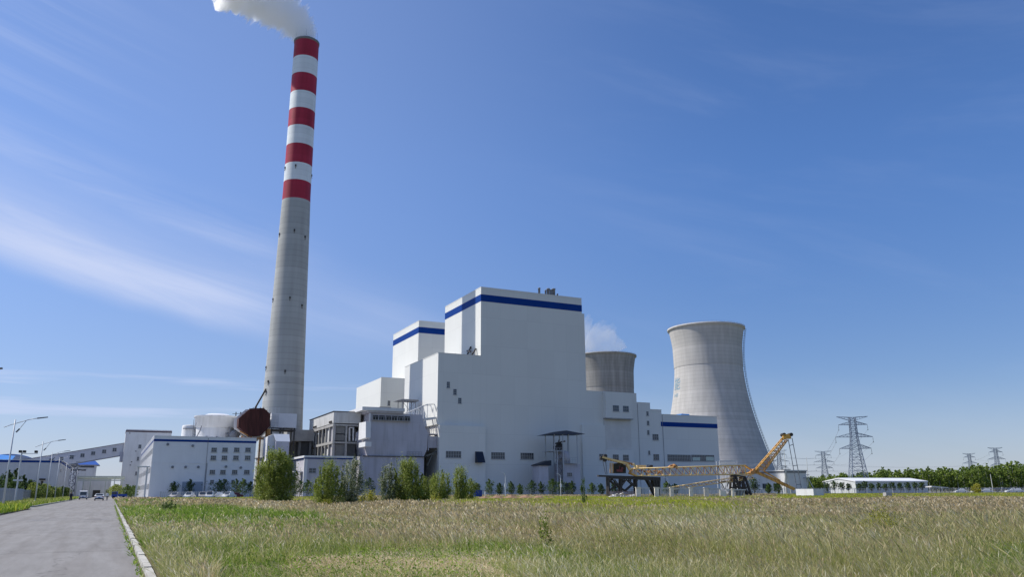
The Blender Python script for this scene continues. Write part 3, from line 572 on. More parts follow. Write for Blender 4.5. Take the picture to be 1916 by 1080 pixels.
# ------------------------------------------------------------------ scrubber tank, rusty duct end, white box
tk = thing('absorber_tank', 'big white round scrubber tank with wider drum on top', 'storage tank', (31.3, 303, 0))
MB().lathe((31.0, 303, 0), [(6.4, 0), (6.4, 24.5)], 56, cap=False).build('lower_drum', whitewall, tk)
MB().lathe((31.4, 303, 0), [(6.4, 23.6), (7.4, 24.0), (7.4, 27.1), (7.75, 27.1), (7.75, 27.75)], 64, cap=False).build('upper_drum', whitewall, tk)
MB().lathe((31.4, 303, 0), [(7.75, 27.75), (4.6, 28.1), (3.4, 28.6), (.1, 28.9)], 64, cap=False).build('roof', mk('bright_roof_paint', (.8, .8, .8), .5, .03), tk)
MB().box(31, 38.6, 298.6, 307, 24.3, 27.0).build('outlet_duct', whitewall, tk)
m = MB(); m.lathe((36.6, 296, 20.0), [(1.5, 0), (1.7, 1.2), (1.1, 2.4), (.1, 2.8)], 16); m.bar((33.9, 297, 21.5), (38.8, 297, 21.2), .5, n=8); m.bar((38.5, 294, 22.4), (40.6, 294, 20.2), .6, n=8); m.bar((35, 296, 18), (35, 296, 23.8), .3); m.bar((38.3, 296, 18), (38.3, 296, 24), .3); m.build('pump_pipework', steelg, tk)
m = MB()
for a in range(0, 360, 30): 
    c = Vector((31 + 6.5 * math.cos(R_(a)), 303 + 6.5 * math.sin(R_(a)), 0)); m.box(c.x - .25, c.x + .25, c.y - .25, c.y + .25, 19.6, 20.4)
m.build('inspection_hatch', steeld, tk)
m = MB(); m.tube([(24.2, 298, 16), (24.5, 297.5, 20), (25.5, 296.8, 22.5), (25.8, 296.6, 24)], .35); m.bar((23.2, 297, 15), (23.2, 297, 26), .15); m.bar((24.0, 297, 15), (24.0, 297, 25), .15)
for i in range(8): m.bar((23.2, 297, 16 + i), (24, 297, 16 + i), .1)
m.build('access_ladder', steelg, tk)
m = MB(); m.bar((36, 300, 28.7), (39.5, 300, 28.9), .15); m.bar((37.2, 300, 27.3), (37.2, 300, 29.4), .3); m.bar((38.8, 300, 27.3), (38.8, 300, 29.4), .4); m.build('roof_valve', steeld, tk)
t2 = thing('small_tank', 'small white round tank at left behind the big tank', 'storage tank', (22.2, 306, 0))
MB().lathe((22.6, 306, 0), [(2.4, 0), (2.4, 24.2), (2.2, 24.6), (.1, 24.9)], 36, cap=False).build('shell', whitewall, t2); MB().box(20.4, 24, 303, 304, 23.2, 23.5).build('platform', steelg, t2)
oc = thing('rusted_duct', 'dark red rusty octagonal duct end beside the chimney foot', 'flue duct', (41.5, 284, 0))
op = [(36.3, 23), (36.3, 25.9), (39.8, 29.3), (44.2, 29.6), (46.3, 27.8), (46.7, 23.6), (43.9, 20.3), (40.2, 20.0)]
m = MB(); m.prism([(x, 284, z) for x, z in op], [(x, 288.2, z) for x, z in op]); m.build('end_plate', rust, oc)
m = MB(); m.prism([(x - 1.0 if x < 40 else x, 288.21, z) for x, z in op], [(x + 4, 318, z) for x, z in op]); m.build('duct', whitewall, oc)
m = MB()
for i in range(9): x = 37.2 + i * 1.15; zt = np.interp(x, [36.3, 39.8, 44.2, 46.3], [25.9, 29.3, 29.6, 27.8]); zb_ = np.interp(x, [36.3, 40.2, 43.9, 46.7], [23, 20, 20.3, 23.6]); m.box(x - .09, x + .09, 283.8, 283.99, zb_ + .1, zt + .35)
m.build('stiffener', rust, oc)
m = MB(); m.bar((41.4, 285, 29.5), (44.6, 285, 36.3), .6, n=8); m.build('inclined_pipe', steeld, oc)
m = MB()
for x in (38, 41, 44): m.bar((x, 286, 0), (x, 286, 20.1), .5); 
m.bar((36.5, 285.5, 19.4), (46, 285.5, 19.4), .5); m.bar((37, 285, 21.6), (39.8, 285, 20.2), .4); m.build('support_leg', rustlat, oc)
wb = thing('white_box_room', 'white boxy room on legs in front of the chimney foot', 'machine room', (52, 290, 0))
MB().box(47.9, 56.7, 290, 297, 23.6, 28.6).build('room', mk('pale_room_sheet', (.6, .61, .63), .6, .04), wb)
m = MB()
for x in (48.3, 52.3, 56.2):
    for y in (290.6, 296.4): m.bar((x, y, 0), (x, y, 23.6), .45)
m.box(48, 56.6, 290.3, 296.6, 22.6, 23.0); m.build('support_leg', steeld, wb)
m = MB()
for x in (47.0, 47.9, 49.1, 50.3): m.bar((x, 289.6, 22.8), (x, 289.6, 30.6), .1)
for i in range(8): m.bar((47, 289.6, 23.2 + i), (50.3, 289.6, 23.2 + i), .09)
m.build('scaffold', steel, wb)
MB().box(46.7, 47.8, 289.4, 293, 18.5, 23).build('rust_pipe_end', rustlat, wb)
s2 = thing('white_shed', 'small bright white lean-to shed behind the largest bush', 'shed', (48, 275, 0))
m = MB(); m.prism([(44.7, 275.2, 0), (44.7, 275.2, 19.4), (46.5, 275.2, 20.3), (51.4, 275.2, 20.3), (51.4, 275.2, 0)], [(44.7, 283, 0), (44.7, 283, 19.4), (46.5, 283, 20.3), (51.4, 283, 20.3), (51.4, 283, 0)]); m.build('wall', whitewall, s2)
m = MB(); m.prism([(44.6, 275, 0), (44.6, 275, 19.2), (46.6, 275, 20.0), (51.45, 275, 17.9), (51.45, 275, 0)], [(44.6, 275.19, 0), (44.6, 275.19, 19.2), (46.6, 275.19, 20.0), (51.45, 275.19, 17.9), (51.45, 275.19, 0)])
m2 = MB(); m2.add([(46.5, 275, 20.35), (51.6, 275, 20.35), (51.6, 273.0, 17.9), (47.1, 273.0, 17.9), (46.5, 275, 20.2), (51.6, 275, 20.2), (51.6, 273.0, 17.75), (47.1, 273.0, 17.75)], [(0, 3, 2, 1), (4, 5, 6, 7), (0, 1, 5, 4), (1, 2, 6, 5), (2, 3, 7, 6), (3, 0, 4, 7)]); m2.build('sloped_roof', mk('bright_sheet', (.8, .8, .8), .5, .03), s2)
MB().box(47.1, 51.4, 273.1, 275.0, 0, 17.74).build('porch_wall', greyclad, s2)
sm = thing('pump_house', 'low pump house with white flat roof between the bushes', 'building', (58, 255, 0))
MB().box(53.3, 68, 255, 275, 0, 11.6).build('wall', greyclad, sm); MB().box(52.7, 68.6, 254.4, 275.6, 12.0, 12.6).build('roof', whitewall, sm); MB().box(53.2, 68.1, 254.9, 275, 11.6, 12.0).build('blue_band', blue, sm)
MB().box(52.9, 53.9, 254.8, 255.6, 0, 11.59).build('corner_pillar', whitewall, sm); a = PY(255, 578, 876.5); c = PY(255, 591, 886); window_y(sm, 255, a.x, c.x, c.z, a.z, 2, 2)
MB().box(50.5, 53.2, 258, 262, 7.6, 7.9).build('door_canopy', whitewall, sm); MB().box(59, 61, 254.85, 255.02, 0, 2.6).build('door', steeld, sm)

# ------------------------------------------------------------------ office block
of = thing('office_block', 'pale blue white four storey office block with thin blue roof band', 'building', (9.5, 250, 0))
officem = mk('office_render', (.74, .75, .77), .75, .03, .3, dirt=(.55, .55, .56), dirt_amt=.2)
ZT = 17.15
MB().box(9.5, 37.4, 250, 360, 0, ZT).build('wall', officem, of)
MB().box(9.45, 37.45, 249.95, 360.05, 15.75, 16.35).build('blue_band', blue, of)
MB().box(9.4, 37.5, 249.9, 250.35, ZT + .003, ZT + .18).box(9.4, 9.8, 250.36, 360, ZT + .003, ZT + .18).build('coping', officem, of)
for r0, r1, xs in [(662, 718, (372, 510, 658, 800)), (763, 819, (362, 503, 648, 796)), (944, 999, (350, 483, 632, 785))]:
    for x in xs: win_px(of, 250, q3(x, r0, x + 69, r1), 3, 2)
for (x0, x1) in [(800, 830), (965, 990), (1060, 1082)]: win_px(of, 250, zA(x0, 825, x1, 855), 2, 2)
m = MB()
for (x, y) in [(473, 548), (667, 560), (510, 725), (612, 725), (710, 725), (925, 722), (1040, 730)]:
    p = PY(249.9, *zA(x, y)); m.prism([(p.x + .38 * math.cos(t), 249.7, p.z + .38 * math.sin(t)) for t in np.linspace(0, 5.5, 8)], [(p.x + .38 * math.cos(t), 249.99, p.z + .38 * math.sin(t)) for t in np.linspace(0, 5.5, 8)])
m.build('wall_vent', steelg, of)
a = PY(250, *zA(345, 690)); c = PY(250, *zA(775, 697)); d = PY(250, *zA(785, 540))
MB().box(9.45, c.x, 249.9, 249.99, a.z - .08, a.z + .06).build('ledge', officem, of)
MB().bar((c.x + .1, 249.9, 0), (c.x + .1, 249.9, a.z), .12, n=6).bar((d.x, 249.9, 0), (d.x, 249.9, 16.9), .1, n=6).build('drainpipe', steelg, of)
m = MB()
for i in range(19): m.box(9.38, 9.49, 250.6 + i * 6, 251.1 + i * 6, 0, 17)
m.build('pilaster', whitewall, of)
for i in range(18):
    for z in (2.5, 7, 12.3): window_x(of, 9.5, 252.4 + i * 6, 254.2 + i * 6, z, z + 1.6, 2, 2)
MB().box(18, 23.5, 249.92, 250.01, 0, 4.6).build('roller_shutter', mk('shutter_slats', (.28, .33, .4), .6, .06, 4, stretch=(.1, 1, 9)), of)
m = MB()
for (x0, x1) in ((8.2, 8.6), (6.0, 6.4)): m.box(x0, x1, 246, 246.4, 0, 8.4)
m.box(5.6, 9, 245.6, 247, 8.4, 8.7); pr = m.build('portal_post', whitewall, of)

# ------------------------------------------------------------------ transfer tower and conveyor
jt = thing('transfer_tower', 'tall white transfer tower where the sloping conveyor ends', 'building', (3.1, 370, 0))
MB().box(3.1, 20.6, 370, 386, 0, 27.2).build('wall', whitewall, jt); MB().box(3.0, 20.7, 369.9, 386.1, 26.15, 26.75).build('dark_band', mk('dark_red_band', (.09, .06, .07), .6, .1), jt)
for q in [(243, 550, 266, 580), (232, 645, 249, 675), (218, 760, 233, 790)]: win_px(jt, 370, zA(*q), 2, 2)
m = MB()
for (x, y) in [(178, 462), (225, 602), (192, 685), (183, 710)]: p = PY(370, *zA(x, y)); m.box(p.x - .25, p.x + .25, 369.9, 370.1, p.z - .15, p.z + .15)
m.build('wall_vent', steeld, jt); MB().box(1.9, 3.05, 371.5, 377, 14.0, 18).build('chute', greyclad, jt)
cv = thing('conveyor_gallery', 'enclosed grey conveyor gallery sloping up to the transfer tower', 'conveyor', (-30, 374, 0))
galm = mk('gallery_cladding', (.56, .56, .58), .6, .05, .4, dirt=(.3, .3, .3), dirt_amt=.3)
def gz(x): return 16.7 + (x - 2.6) * .205
m = MB(); m.prism([(-72, 372, gz(-72)), (-72, 372, gz(-72) + 4.8), (-72, 376.5, gz(-72) + 4.8), (-72, 376.5, gz(-72))], [(3.0, 372, gz(3)), (3, 372, gz(3) + 4.8), (3, 376.5, gz(3) + 4.8), (3, 376.5, gz(3))]); m.build('gallery_wall', galm, cv)
m = MB(); m.prism([(-72, 371.7, gz(-72) + 4.803), (-72, 371.7, gz(-72) + 5), (-72, 376.8, gz(-72) + 5), (-72, 376.8, gz(-72) + 4.803)], [(3.0, 371.7, gz(3) + 4.803), (3, 371.7, gz(3) + 5), (3, 376.8, gz(3) + 5), (3, 376.8, gz(3) + 4.803)])
m.prism([(-72, 371.85, gz(-72) - .2), (-72, 371.85, gz(-72) - .003), (-72, 376.6, gz(-72) - .003), (-72, 376.6, gz(-72) - .2)], [(3.0, 371.85, gz(3) - .2), (3, 371.85, gz(3) - .003), (3, 376.6, gz(3) - .003), (3, 376.6, gz(3) - .2)]); m.build('gallery_trim', steelg, cv)
for i, (zx, zy) in enumerate([(772, 582), (702, 594), (628, 606), (556, 620), (483, 632), (413, 643), (345, 655)]):
    p = PY(372, zx / 3.6, 680 + zy / 3.6); window_y(cv, 372, p.x - .75, p.x + .75, p.z - .8, p.z + .65, 2, 2)
for x in (-14.5, -38):
    m = MB(); zt = gz(x) - .2
    for (a, b) in ((-1.3, 0), (1.3, 0), (-1.3, 4.3), (1.3, 4.3)): m.bar((x + a * 1.2, 372 + b, 0), (x + a, 372 + b, zt), .45)
    n = 5
    for k in range(n):
        z0 = zt * k / n; z1 = zt * (k + 1) / n
        for b in (0, 4.3): m.bar((x - 1.4, 372 + b, z0), (x + 1.4, 372 + b, z1), .2); m.bar((x + 1.4, 372 + b, z0), (x - 1.4, 372 + b, z1), .2); m.bar((x - 1.4, 372 + b, z1), (x + 1.4, 372 + b, z1), .25)
    m.build('trestle', steelg, cv)

# ------------------------------------------------------------------ left shed, coal dome, blue roofed building, gate building, pipe rack
ls = thing('long_shed', 'long grey shed with blue band left of the road', 'building', (-15.2, 290, 0))
MB().box(-62, -15.2, 290, 362, 0, 11.45).build('wall', galm, ls)
a = PY(290, 60, 862); c = PY(290, 60, 866); MB().box(-62.1, -15.1, 289.93, 362.1, c.z, a.z).build('blue_band', blue, ls)
m = MB()
for i in range(12): m.box(-15.19, -14.8, 291 + i * 6, 291.7 + i * 6, 0, 10.4)
m.build('pilaster', whitewall, ls); m = MB(); m.box(-62, -15, 289.85, 290.2, 11.454, 11.6); m.box(-15.4, -14.6, 290.21, 362, 11.454, 11.65); m.build('coping', whitewall, ls)
a = PY(290, 74, 896); c = PY(290, 85, 898.5); m = MB(); m.box(a.x, c.x, 288.6, 289.98, c.z - .1, c.z + .35); m.box(a.x + .5, c.x - .5, 289.9, 290.02, 0, c.z - .4); m.build('door_canopy', steeld, ls)
p = PY(289.9, 112.5, 881); MB().box(-15.1, -14.7, 292, 293, p.z - .5, p.z + .5).build('wall_fan', steeld, ls)
def at_rows(x0, x1, y0, y1, z, n): pass
dm = thing('coal_store', 'huge barrel vaulted coal store with light blue roof', 'building', (-60, 430, 0))
cxp = PY(430, 20, 850); ex = PY(430, 66, 872); hw = ex.x - cxp.x + 1.5; zt = cxp.z
def vault(y0, y1, lip=0):
    A = []
    for k in range(33):
        t = math.pi * k / 32; A.append((cxp.x + hw * 1.28 * math.cos(t), zt - 9.6 + (9.6 + lip) * math.sin(t)))
    return [(x, y0, z) for x, z in A] + [(A[-1][0], y0, 0), (A[0][0], y0, 0)], [(x, y1, z) for x, z in A] + [(A[-1][0], y1, 0), (A[0][0], y1, 0)]
a, b = vault(430.4, 520); MB().prism(a, b, smooth=False).build('roof', blueroof, dm)
a, b = vault(430, 430.39, -.35); MB().prism(a, b).build('gable_wall', mk('coal_store_gable', (.3, .34, .42), .6, .05, .3), dm)
p = PY(415, 0, 863); q = PY(415, 18, 869)
ld = thing('blue_lean_to', 'lower blue roofed building at the left edge of the photo', 'building', (p.x - 10, 414, 0))
m = MB(); m.prism([(p.x - 25, 400, p.z + 2.2), (p.x - 25, 412, p.z + 4), (p.x - 25, 412, 0), (p.x - 25, 400, 0)][::-1], [(q.x + 1, 400, p.z - .2), (q.x + 1, 412, p.z + 1.8), (q.x + 1, 412, 0), (q.x + 1, 400, 0)][::-1]); m.build('wall', galm, ld)
m = MB(); m.prism([(p.x - 25, 399, p.z + 2.2), (p.x - 25, 412, p.z + 4.4), (p.x - 25, 412, p.z + 4.1), (p.x - 25, 399, p.z + .9)][::-1], [(q.x + 2, 399, p.z - .2), (q.x + 2, 412, p.z + 2.1), (q.x + 2, 412, p.z + 1.9), (q.x + 2, 399, p.z - 1.5)][::-1]); m.build('roof', blueroof, ld)
hb = thing('blue_roof_building', 'white building with blue hipped roof seen under the conveyor', 'building', (-20, 440, 0))
l = PY(440, 131, 870); r = PY(440, 184, 868); pk = PY(444, 174, 861); pl_ = PY(444, 150, 864)
MB().box(l.x, r.x - .9, 441, 462, 0, l.z).build('wall', whitewall, hb)
m = MB(); m.add([(l.x - 1, 440, l.z), (r.x + .6, 440, l.z), (r.x + .6, 463, l.z), (l.x - 1, 463, l.z), (l.x + 7, 451, pk.z + .6), (pk.x, 451, pk.z + .6)], [(0, 1, 5, 4), (1, 2, 5), (2, 3, 4, 5), (3, 0, 4), (3, 2, 1, 0)]); m.build('roof', mk('deep_blue_roof', (.02, .08, .33), .4, .1, .3), hb)
m = MB(); a = PY(440.9, 135, 873); m.box(l.x + .5, r.x - 1.6, 440.9, 441.02, a.z - .6, a.z + .3); a = PY(440.9, 135, 879.5); m.box(l.x + .5, r.x - 5, 440.9, 441.02, a.z - .5, a.z + .3); m.build('strip_window', glass, hb)
rk = thing('pipe_rack', 'pale steel pipe rack crossing the road end on posts', 'pipe rack', (-10, 352, 0))
l = PY(352, 143, 893); r = PY(352, 223, 896); m = MB()
for (y, z) in ((352, l.z), (354, l.z + .1)): m.bar((l.x, y, z), (r.x + 2, y, z), .55); m.bar((l.x, y, z - 1.3), (r.x + 2, y, z - 1.3), .35)
m.bar((l.x, 353, l.z - .5), (r.x + 2, 353, l.z - .5), .6, n=8)
m.build('beam', mk('pale_green_steel', (.5, .53, .46), .6, .08), rk)
m = MB()
for x in (l.x + .3, l.x + 2.6, l.x + 5, r.x - 4.5, r.x - 1.5, r.x + 1.2):
    for y in (352, 354): m.bar((x, y, 0), (x, y, l.z - .2), .32)
m.build('post', mk('pale_green_steel', (.5, .53, .46)), rk)
gb = thing('gate_building', 'low white workshop closing the far end of the road', 'building', (-10, 372, 0))
l = PY(366, 156, 902); r = PY(366, 208, 902); MB().box(l.x, r.x, 366, 368.5, 0, l.z + 1.7).build('wall', whitewall, gb); MB().box(l.x - .6, r.x + .5, 365.4, 368.9, l.z + 1.72, l.z + 2.2).build('roof', greyclad, gb)
a = PY(366, 174, 918); c = PY(366, 187, 924); MB().box(a.x, c.x, 365.9, 366.02, 0, a.z).build('door', steeld, gb); a = PY(366, 198, 917); window_y(gb, 366, a.x, a.x + 1.3, a.z - 1.2, a.z, 2, 2)

# ------------------------------------------------------------------ stair tower with canopy in front of the boiler house
st = thing('stair_tower', 'open steel stair tower under a dark peaked canopy beside low sheds', 'tower', (146, 262, 0))
tri = [(141.5, 21.8), (151.7, 23.5), (157.1, 22.5)]
m = MB(); m.add([(141.2, 259, 21.6), (157.2, 259, 22.1), (157.2, 268, 22.1), (141.2, 268, 21.6), (151.6, 263.5, 23.6), (146, 263.5, 22.9)], [(0, 1, 4, 5), (1, 2, 4), (2, 3, 5, 4), (3, 0, 5), (3, 2, 1, 0)]); m.build('canopy_roof', mk('dark_blue_sheet', (.012, .018, .035)), st)
m = MB()
for x, z0 in ((144.4, 12), (147.9, 0), (150.4, 14), (154, 10)):
    for y in (260, 267): m.bar((x, y, z0), (x, y, 22.0), .26)
m.bar((145.4, 260, 0), (145.4, 260, 16), .3); m.bar((148.1, 260, 0), (148.1, 260, 16), .2); m.build('post', mk('tower_white_steel', (.42, .44, .46), .6, .1), st)
m = MB(); m.box(142.8, 147.9, 259.9, 267, 15.6, 15.75); m.box(147.6, 154.1, 259.9, 267, 11.3, 11.5)
for z in (12.6, 13.4): m.bar((147.6, 260, z), (154, 260, z), .1)
for i in range(7): m.bar((147.7 + i * 1.05, 260, 11.4), (147.7 + i * 1.05, 260, 13.4), .08)
for i in range(5): m.bar((142.9 + i * 1.2, 260, 15.7), (142.9 + i * 1.2, 260, 16.8), .08)
m.bar((142.9, 260, 16.8), (147.8, 260, 16.8), .08); m.build('platform', mk('tower_white_steel', (.42, .44, .46)), st)
m = MB()
for k in range(7):
    z = k * 2.2; s = 1 if k % 2 else -1; m.bar((146.8 - s * 1.1, 261, z), (146.8 + s * 1.1, 261, z + 2.2), .3, .12); m.bar((146.8 - s * 1.1, 260.2, z + 1), (146.8 + s * 1.1, 260.2, z + 3.2), .08); m.box(145.5, 148, 260.5, 262, z + 2.1, z + 2.2)
m.build('stair_flight', steelg, st)
MB().lathe((149.8, 263.5, 11.6), [(2.6, 0), (2.6, 4.1), (.2, 4.6)], 28).build('tank', greyclad, st)
m = MB(); m.lathe((147.2, 263, 16.2), [(.2, 0), (1.5, .3), (1.6, 1.2), (.4, 1.8)], 12); m.lathe((148.9, 264.5, 16.2), [(.2, 0), (1.2, .3), (1.2, 2.4), (.3, 3)], 12); m.bar((145.5, 262, 18.5), (150, 262, 19.5), .5, n=8); m.bar((146, 262, 16), (147.5, 262, 20), .4, n=8); m.build('hoist_machine', steeld, st)
MB().box(138.2, 142.2, 261, 266, 0, 10.5).build('left_shed_wall', greyclad, st)
m = MB(); m.prism([(137.6, 260.5, 10.5), (137.6, 260.5, 10.75), (143.2, 260.5, 12.4), (143.2, 260.5, 10.5)][::-1], [(137.6, 266, 10.5), (137.6, 266, 10.75), (143.2, 266, 12.4), (143.2, 266, 10.5)][::-1]); m.build('left_shed_roof', mk('dark_blue_sheet', (.012, .018, .035)), st)
MB().box(148.3, 155.6, 261, 268, 0, 11.2).build('right_shed_wall', greyclad, st)
a = PY(261, 1061, 885); c = PY(261, 1070.5, 892.5); window_y(st, 261, a.x, c.x, c.z, a.z, 3, 2)
a = PY(261, 1057, 904.5); c = PY(261, 1071, 917); MB().box(a.x, c.x, 260.9, 261.02, 0, a.z).build('doorway', blackp, st)

# ------------------------------------------------------------------ buildings at right
wk = thing('workshop', 'white flat roofed workshop behind the crane mast', 'building', (0, 0, 0)); k = PD(262, 1467, 880); wk.location = (k.x, k.y, 0)
MB().box(k.x, k.x + 9.4, k.y, k.y + 22, 0, k.z - .9).build('wall', whitewall, wk); MB().box(k.x - .1, k.x + 9.5, k.y - .1, k.y + 22.1, k.z - .89, k.z - .35).build('dark_band', steelg, wk); MB().box(k.x - .3, k.x + 9.7, k.y - .3, k.y + 22.3, k.z - .34, k.z).build('roof', whitewall, wk)
for i in range(4): window_x(wk, k.x, k.y + 3 + i * 5, k.y + 5.2 + i * 5, 1.6, 3.6, 2, 2)
w = thing('warehouse', 'long low white warehouse with bright low pitched roof in front of the forest', 'building'); k = PD(330, 1600, 900.5); w.location = (k.x, k.y, 0); L_ = PX(k.x, 1540, 901)
gd = L_.y - k.y; ln = PY(k.y, 1735, 902).x - k.x
m = MB(); m.prism([(k.x, k.y, 0), (k.x, k.y, k.z - .3), (k.x, k.y + gd / 2, k.z + .9), (k.x, k.y + gd, k.z - .3), (k.x, k.y + gd, 0)][::-1], [(k.x + ln, k.y, 0), (k.x + ln, k.y, k.z - .3), (k.x + ln, k.y + gd / 2, k.z + .9), (k.x + ln, k.y + gd, k.z - .3), (k.x + ln, k.y + gd, 0)][::-1]); m.build('wall', mk('warehouse_wall', (.62, .64, .62), .7, .05, .3), w)
m = MB(); e = .25
for s_ in (0, 1):
    y0, y1 = (k.y - e, k.y + gd / 2) if s_ == 0 else (k.y + gd + e, k.y + gd / 2)
    m.prism([(k.x - e, y0, k.z - .42), (k.x - e, y0, k.z + .02), (k.x - e, y1, k.z + 1.32), (k.x - e, y1, k.z + .93)], [(k.x + ln + e, y0, k.z - .42), (k.x + ln + e, y0, k.z + .02), (k.x + ln + e, y1, k.z + 1.32), (k.x + ln + e, y1, k.z + .93)])
m.build('roof', mk('bright_roof_paint', (.8, .8, .8)), w)
for i in range(8): window_y(w, k.y, k.x + 3 + i * (ln - 6) / 8, k.x + 4.6 + i * (ln - 6) / 8, 1.2, 2.5, 2, 2)
sh = thing('open_shelter', 'low grey flat roofed shelter at the far right behind the fence', 'shelter'); a = PD(330, 1856, 915.5); c = PD(330, 1908, 916.5); sh.location = (a.x, a.y, 0)
dv = (c - a).normalized(); nv = Vector((-dv.y, dv.x, 0)); m = MB(); m.prism([a, c, c + nv * 6, a + nv * 6], [p_ + Vector((0, 0, .35)) for p_ in (a, c, c + nv * 6, a + nv * 6)]); m.build('roof', mk('shelter_blue_grey', (.2, .22, .3), .5, .1), sh)
m = MB()
for i in range(7): p = a.lerp(c, i / 6); m.bar((p.x, p.y, 0), p, .2); p = p + nv * 5.5; m.bar((p.x, p.y, 0), p, .2)
m.build('post', steelg, sh)
sh2 = thing('awning_frame', 'small broken looking awning beside the warehouse end', 'shelter'); a = PD(320, 1743, 912.5); c = PD(320, 1775, 914); sh2.location = (a.x, a.y, 0)
m = MB(); m.prism([a, c, c + nv * 5, a + nv * 5], [p_ + Vector((0, 0, .25)) for p_ in (a + Vector((0, 0, .3)), c, c + nv * 5, a + nv * 5)]); m.build('roof', whitewall, sh2)
m = MB()
for i in range(5): p = a.lerp(c, i / 4); m.bar((p.x, p.y, 0), p, .16)
m.build('post', steeld, sh2)
lp = PD(315, 1858, 916); tp = PD(315, 1853, 888); o = MB().bar((lp.x, lp.y, 0), (tp.x, tp.y, tp.z), .32, n=8, w2=.2).build('pole', mk('pale_pole_concrete', (.55, .55, .5), .8, .05), origin=(lp.x, lp.y, 0)); tag(o, 'slender pale leaning pole against the forest at far right', 'pole')

# ------------------------------------------------------------------ pylons and lines
def pylon():
    t = thing('transmission_pylon', '', 'pylon'); m = MB(); H = 45.0
    def hw(z): return float(np.interp(z, [0, 25, 33, 45], [5.6, 2.7, 1.9, 1.6]))
    lv = [0, 5.5, 10.5, 15, 19, 22.5, 25.5, 28, 30.5, 33, 35.5, 38, 40.5, 43, 45]
    c4 = lambda z: [Vector((sx * hw(z), sy * hw(z), z)) for sx, sy in ((-1, -1), (1, -1), (1, 1), (-1, 1))]
    for z0, z1 in zip(lv, lv[1:]):
        A, B = c4(z0), c4(z1)
        for i in range(4):
            j = (i + 1) % 4; m.bar(A[i], B[i], .34); m.bar(A[i], B[j], .17); m.bar(A[j], B[i], .17); m.bar(B[i], B[j], .16)
            if z0 < 20: mid = (A[i] + B[j]) / 2; m.bar((A[i] + B[i]) / 2, mid, .12); m.bar((A[j] + B[j]) / 2, mid, .12)
    m.build('lattice_body', pylm, t)
    for (z, half, rise) in ((26.0, 9.4, 2.4), (33, 11, 2.4), (40.5, 8.6, 2.0)):
        m = MB()
        for s in (-1, 1):
            tip = Vector((s * half, 0, z)); w0 = hw(z)
            for sy in (-1, 1):
                a = Vector((s * w0, sy * w0, z)); b = Vector((s * w0, sy * w0, z + rise)); m.bar(a, tip, .22); m.bar(b, tip, .22)
                for q in (.25, .5, .75): m.bar(a.lerp(tip, q), b.lerp(tip, q), .12); m.bar(a.lerp(tip, q), b.lerp(tip, max(0, q - .25)), .12)
            for q in (.25, .5, .75): m.bar(Vector((s * w0, -w0, z)).lerp(tip, q), Vector((s * w0, w0, z)).lerp(tip, q), .12)
        m.build('cross_arm', pylm, t)
        m = MB()
        for s in (-1, 1):
            for i in range(8): m.lathe((s * half, 0, z - .5 - i * .32), [(.06, -.1), (.24, 0), (.06, .1)], 8)
            m.lathe((s * half, 0, z - 3.2), [(.05, -.3), (.35, 0), (.05, .3)], 8)
        m.build('insulator_string', steeld, t)
    m = MB(); 
    for s in (-1, 1):
        tip = Vector((s * 9.3, 0, 45.5))
        for sy in (-1, 1): m.bar(Vector((s * 1.3, sy * 1.3, 45)), tip, .3); m.bar(Vector((s * 1.3, sy * 1.3, 43)), tip, .2)
        for q in (.2, .4, .6, .8): m.bar(Vector((s * 1.3, 0, 43)).lerp(tip, q), Vector((s * 1.3, 0, 45)).lerp(tip, q), .14)
    m.build('top_arm', pylm, t); return t
py0 = pylon(); PYL = [(1607, 500, 'nearest and largest grey lattice pylon, left of the forest', -8), (1545, 955, 'middle distance pylon left of the largest pylon', -12), (1461, 930, 'faint pylon seen between the crane mast and its stays', -10), (1820, 1080, 'left one of two far pylons rising behind the forest', -10), (1871, 930, 'right one of two far pylons rising behind the forest', -10)]
pts = []
for i, (px, D, lab, rz) in enumerate(PYL):
    g = GD(D, px); o = py0 if i == 0 else dup(py0); o.location = g; o.rotation_euler = (0, 0, -YAW + R_(rz)); o['label'] = lab; o['group'] = 'lattice transmission pylons'
    if i in (3, 4): o.scale = (.85, .85, 1.04)
    pts.append((g, -YAW + R_(rz), 1.04 if i in (3, 4) else 1))
def wires(name, label, ends, sagf=.03, th=.11):
    t = thing(name, label, 'power line', tuple(ends[0][0]))
    for a, b in ends:
        m = MB()
        a = Vector(a); b = Vector(b); sag = (b - a).length * sagf; pr = a
        for k in range(1, 15): f = k / 14; c = a.lerp(b, f) - Vector((0, 0, sag * 4 * f * (1 - f))); m.bar(pr, c, th, n=3); pr = c
        m.build('wire', steelg, t)
    return t
def arms(i):
    g, rz, sz = pts[i]; r = Matrix.Rotation(rz, 3, 'Z'); return [g + r @ Vector((s * h, 0, z * sz)) for (z, h) in ((23, 9.4), (30, 11), (37.5, 8.6)) for s in (-1, 1)]
wires('power_line', 'six thin power wires from the largest pylon to the middle distance pylon', list(zip(arms(0), arms(1))), .012, .14)
wires('power_line', 'sagging wires from the middle distance pylon to the one behind the crane', list(zip(arms(1), arms(2))), .02, .16)
wires('power_line', 'long wires between the two far pylons behind the forest', list(zip(arms(3), arms(4))), .02, .16)
wires('power_line', 'long low wires above the forest between the middle distance pylon and the far right ones', list(zip(arms(1)[:4], arms(3)[:4])), .01, .12)
dA = GD(300, 1290, 17); wires('power_line', 'pair of wires from the crane side mast to the pylon behind it', [(PD(262, 1466, 846), arms(2)[2]), (PD(262, 1466, 846), arms(2)[4]), (PD(262, 1466, 846), PD(330, 1385, 877)), (PD(262, 1466, 856), PD(330, 1360, 889))], .01, .1)
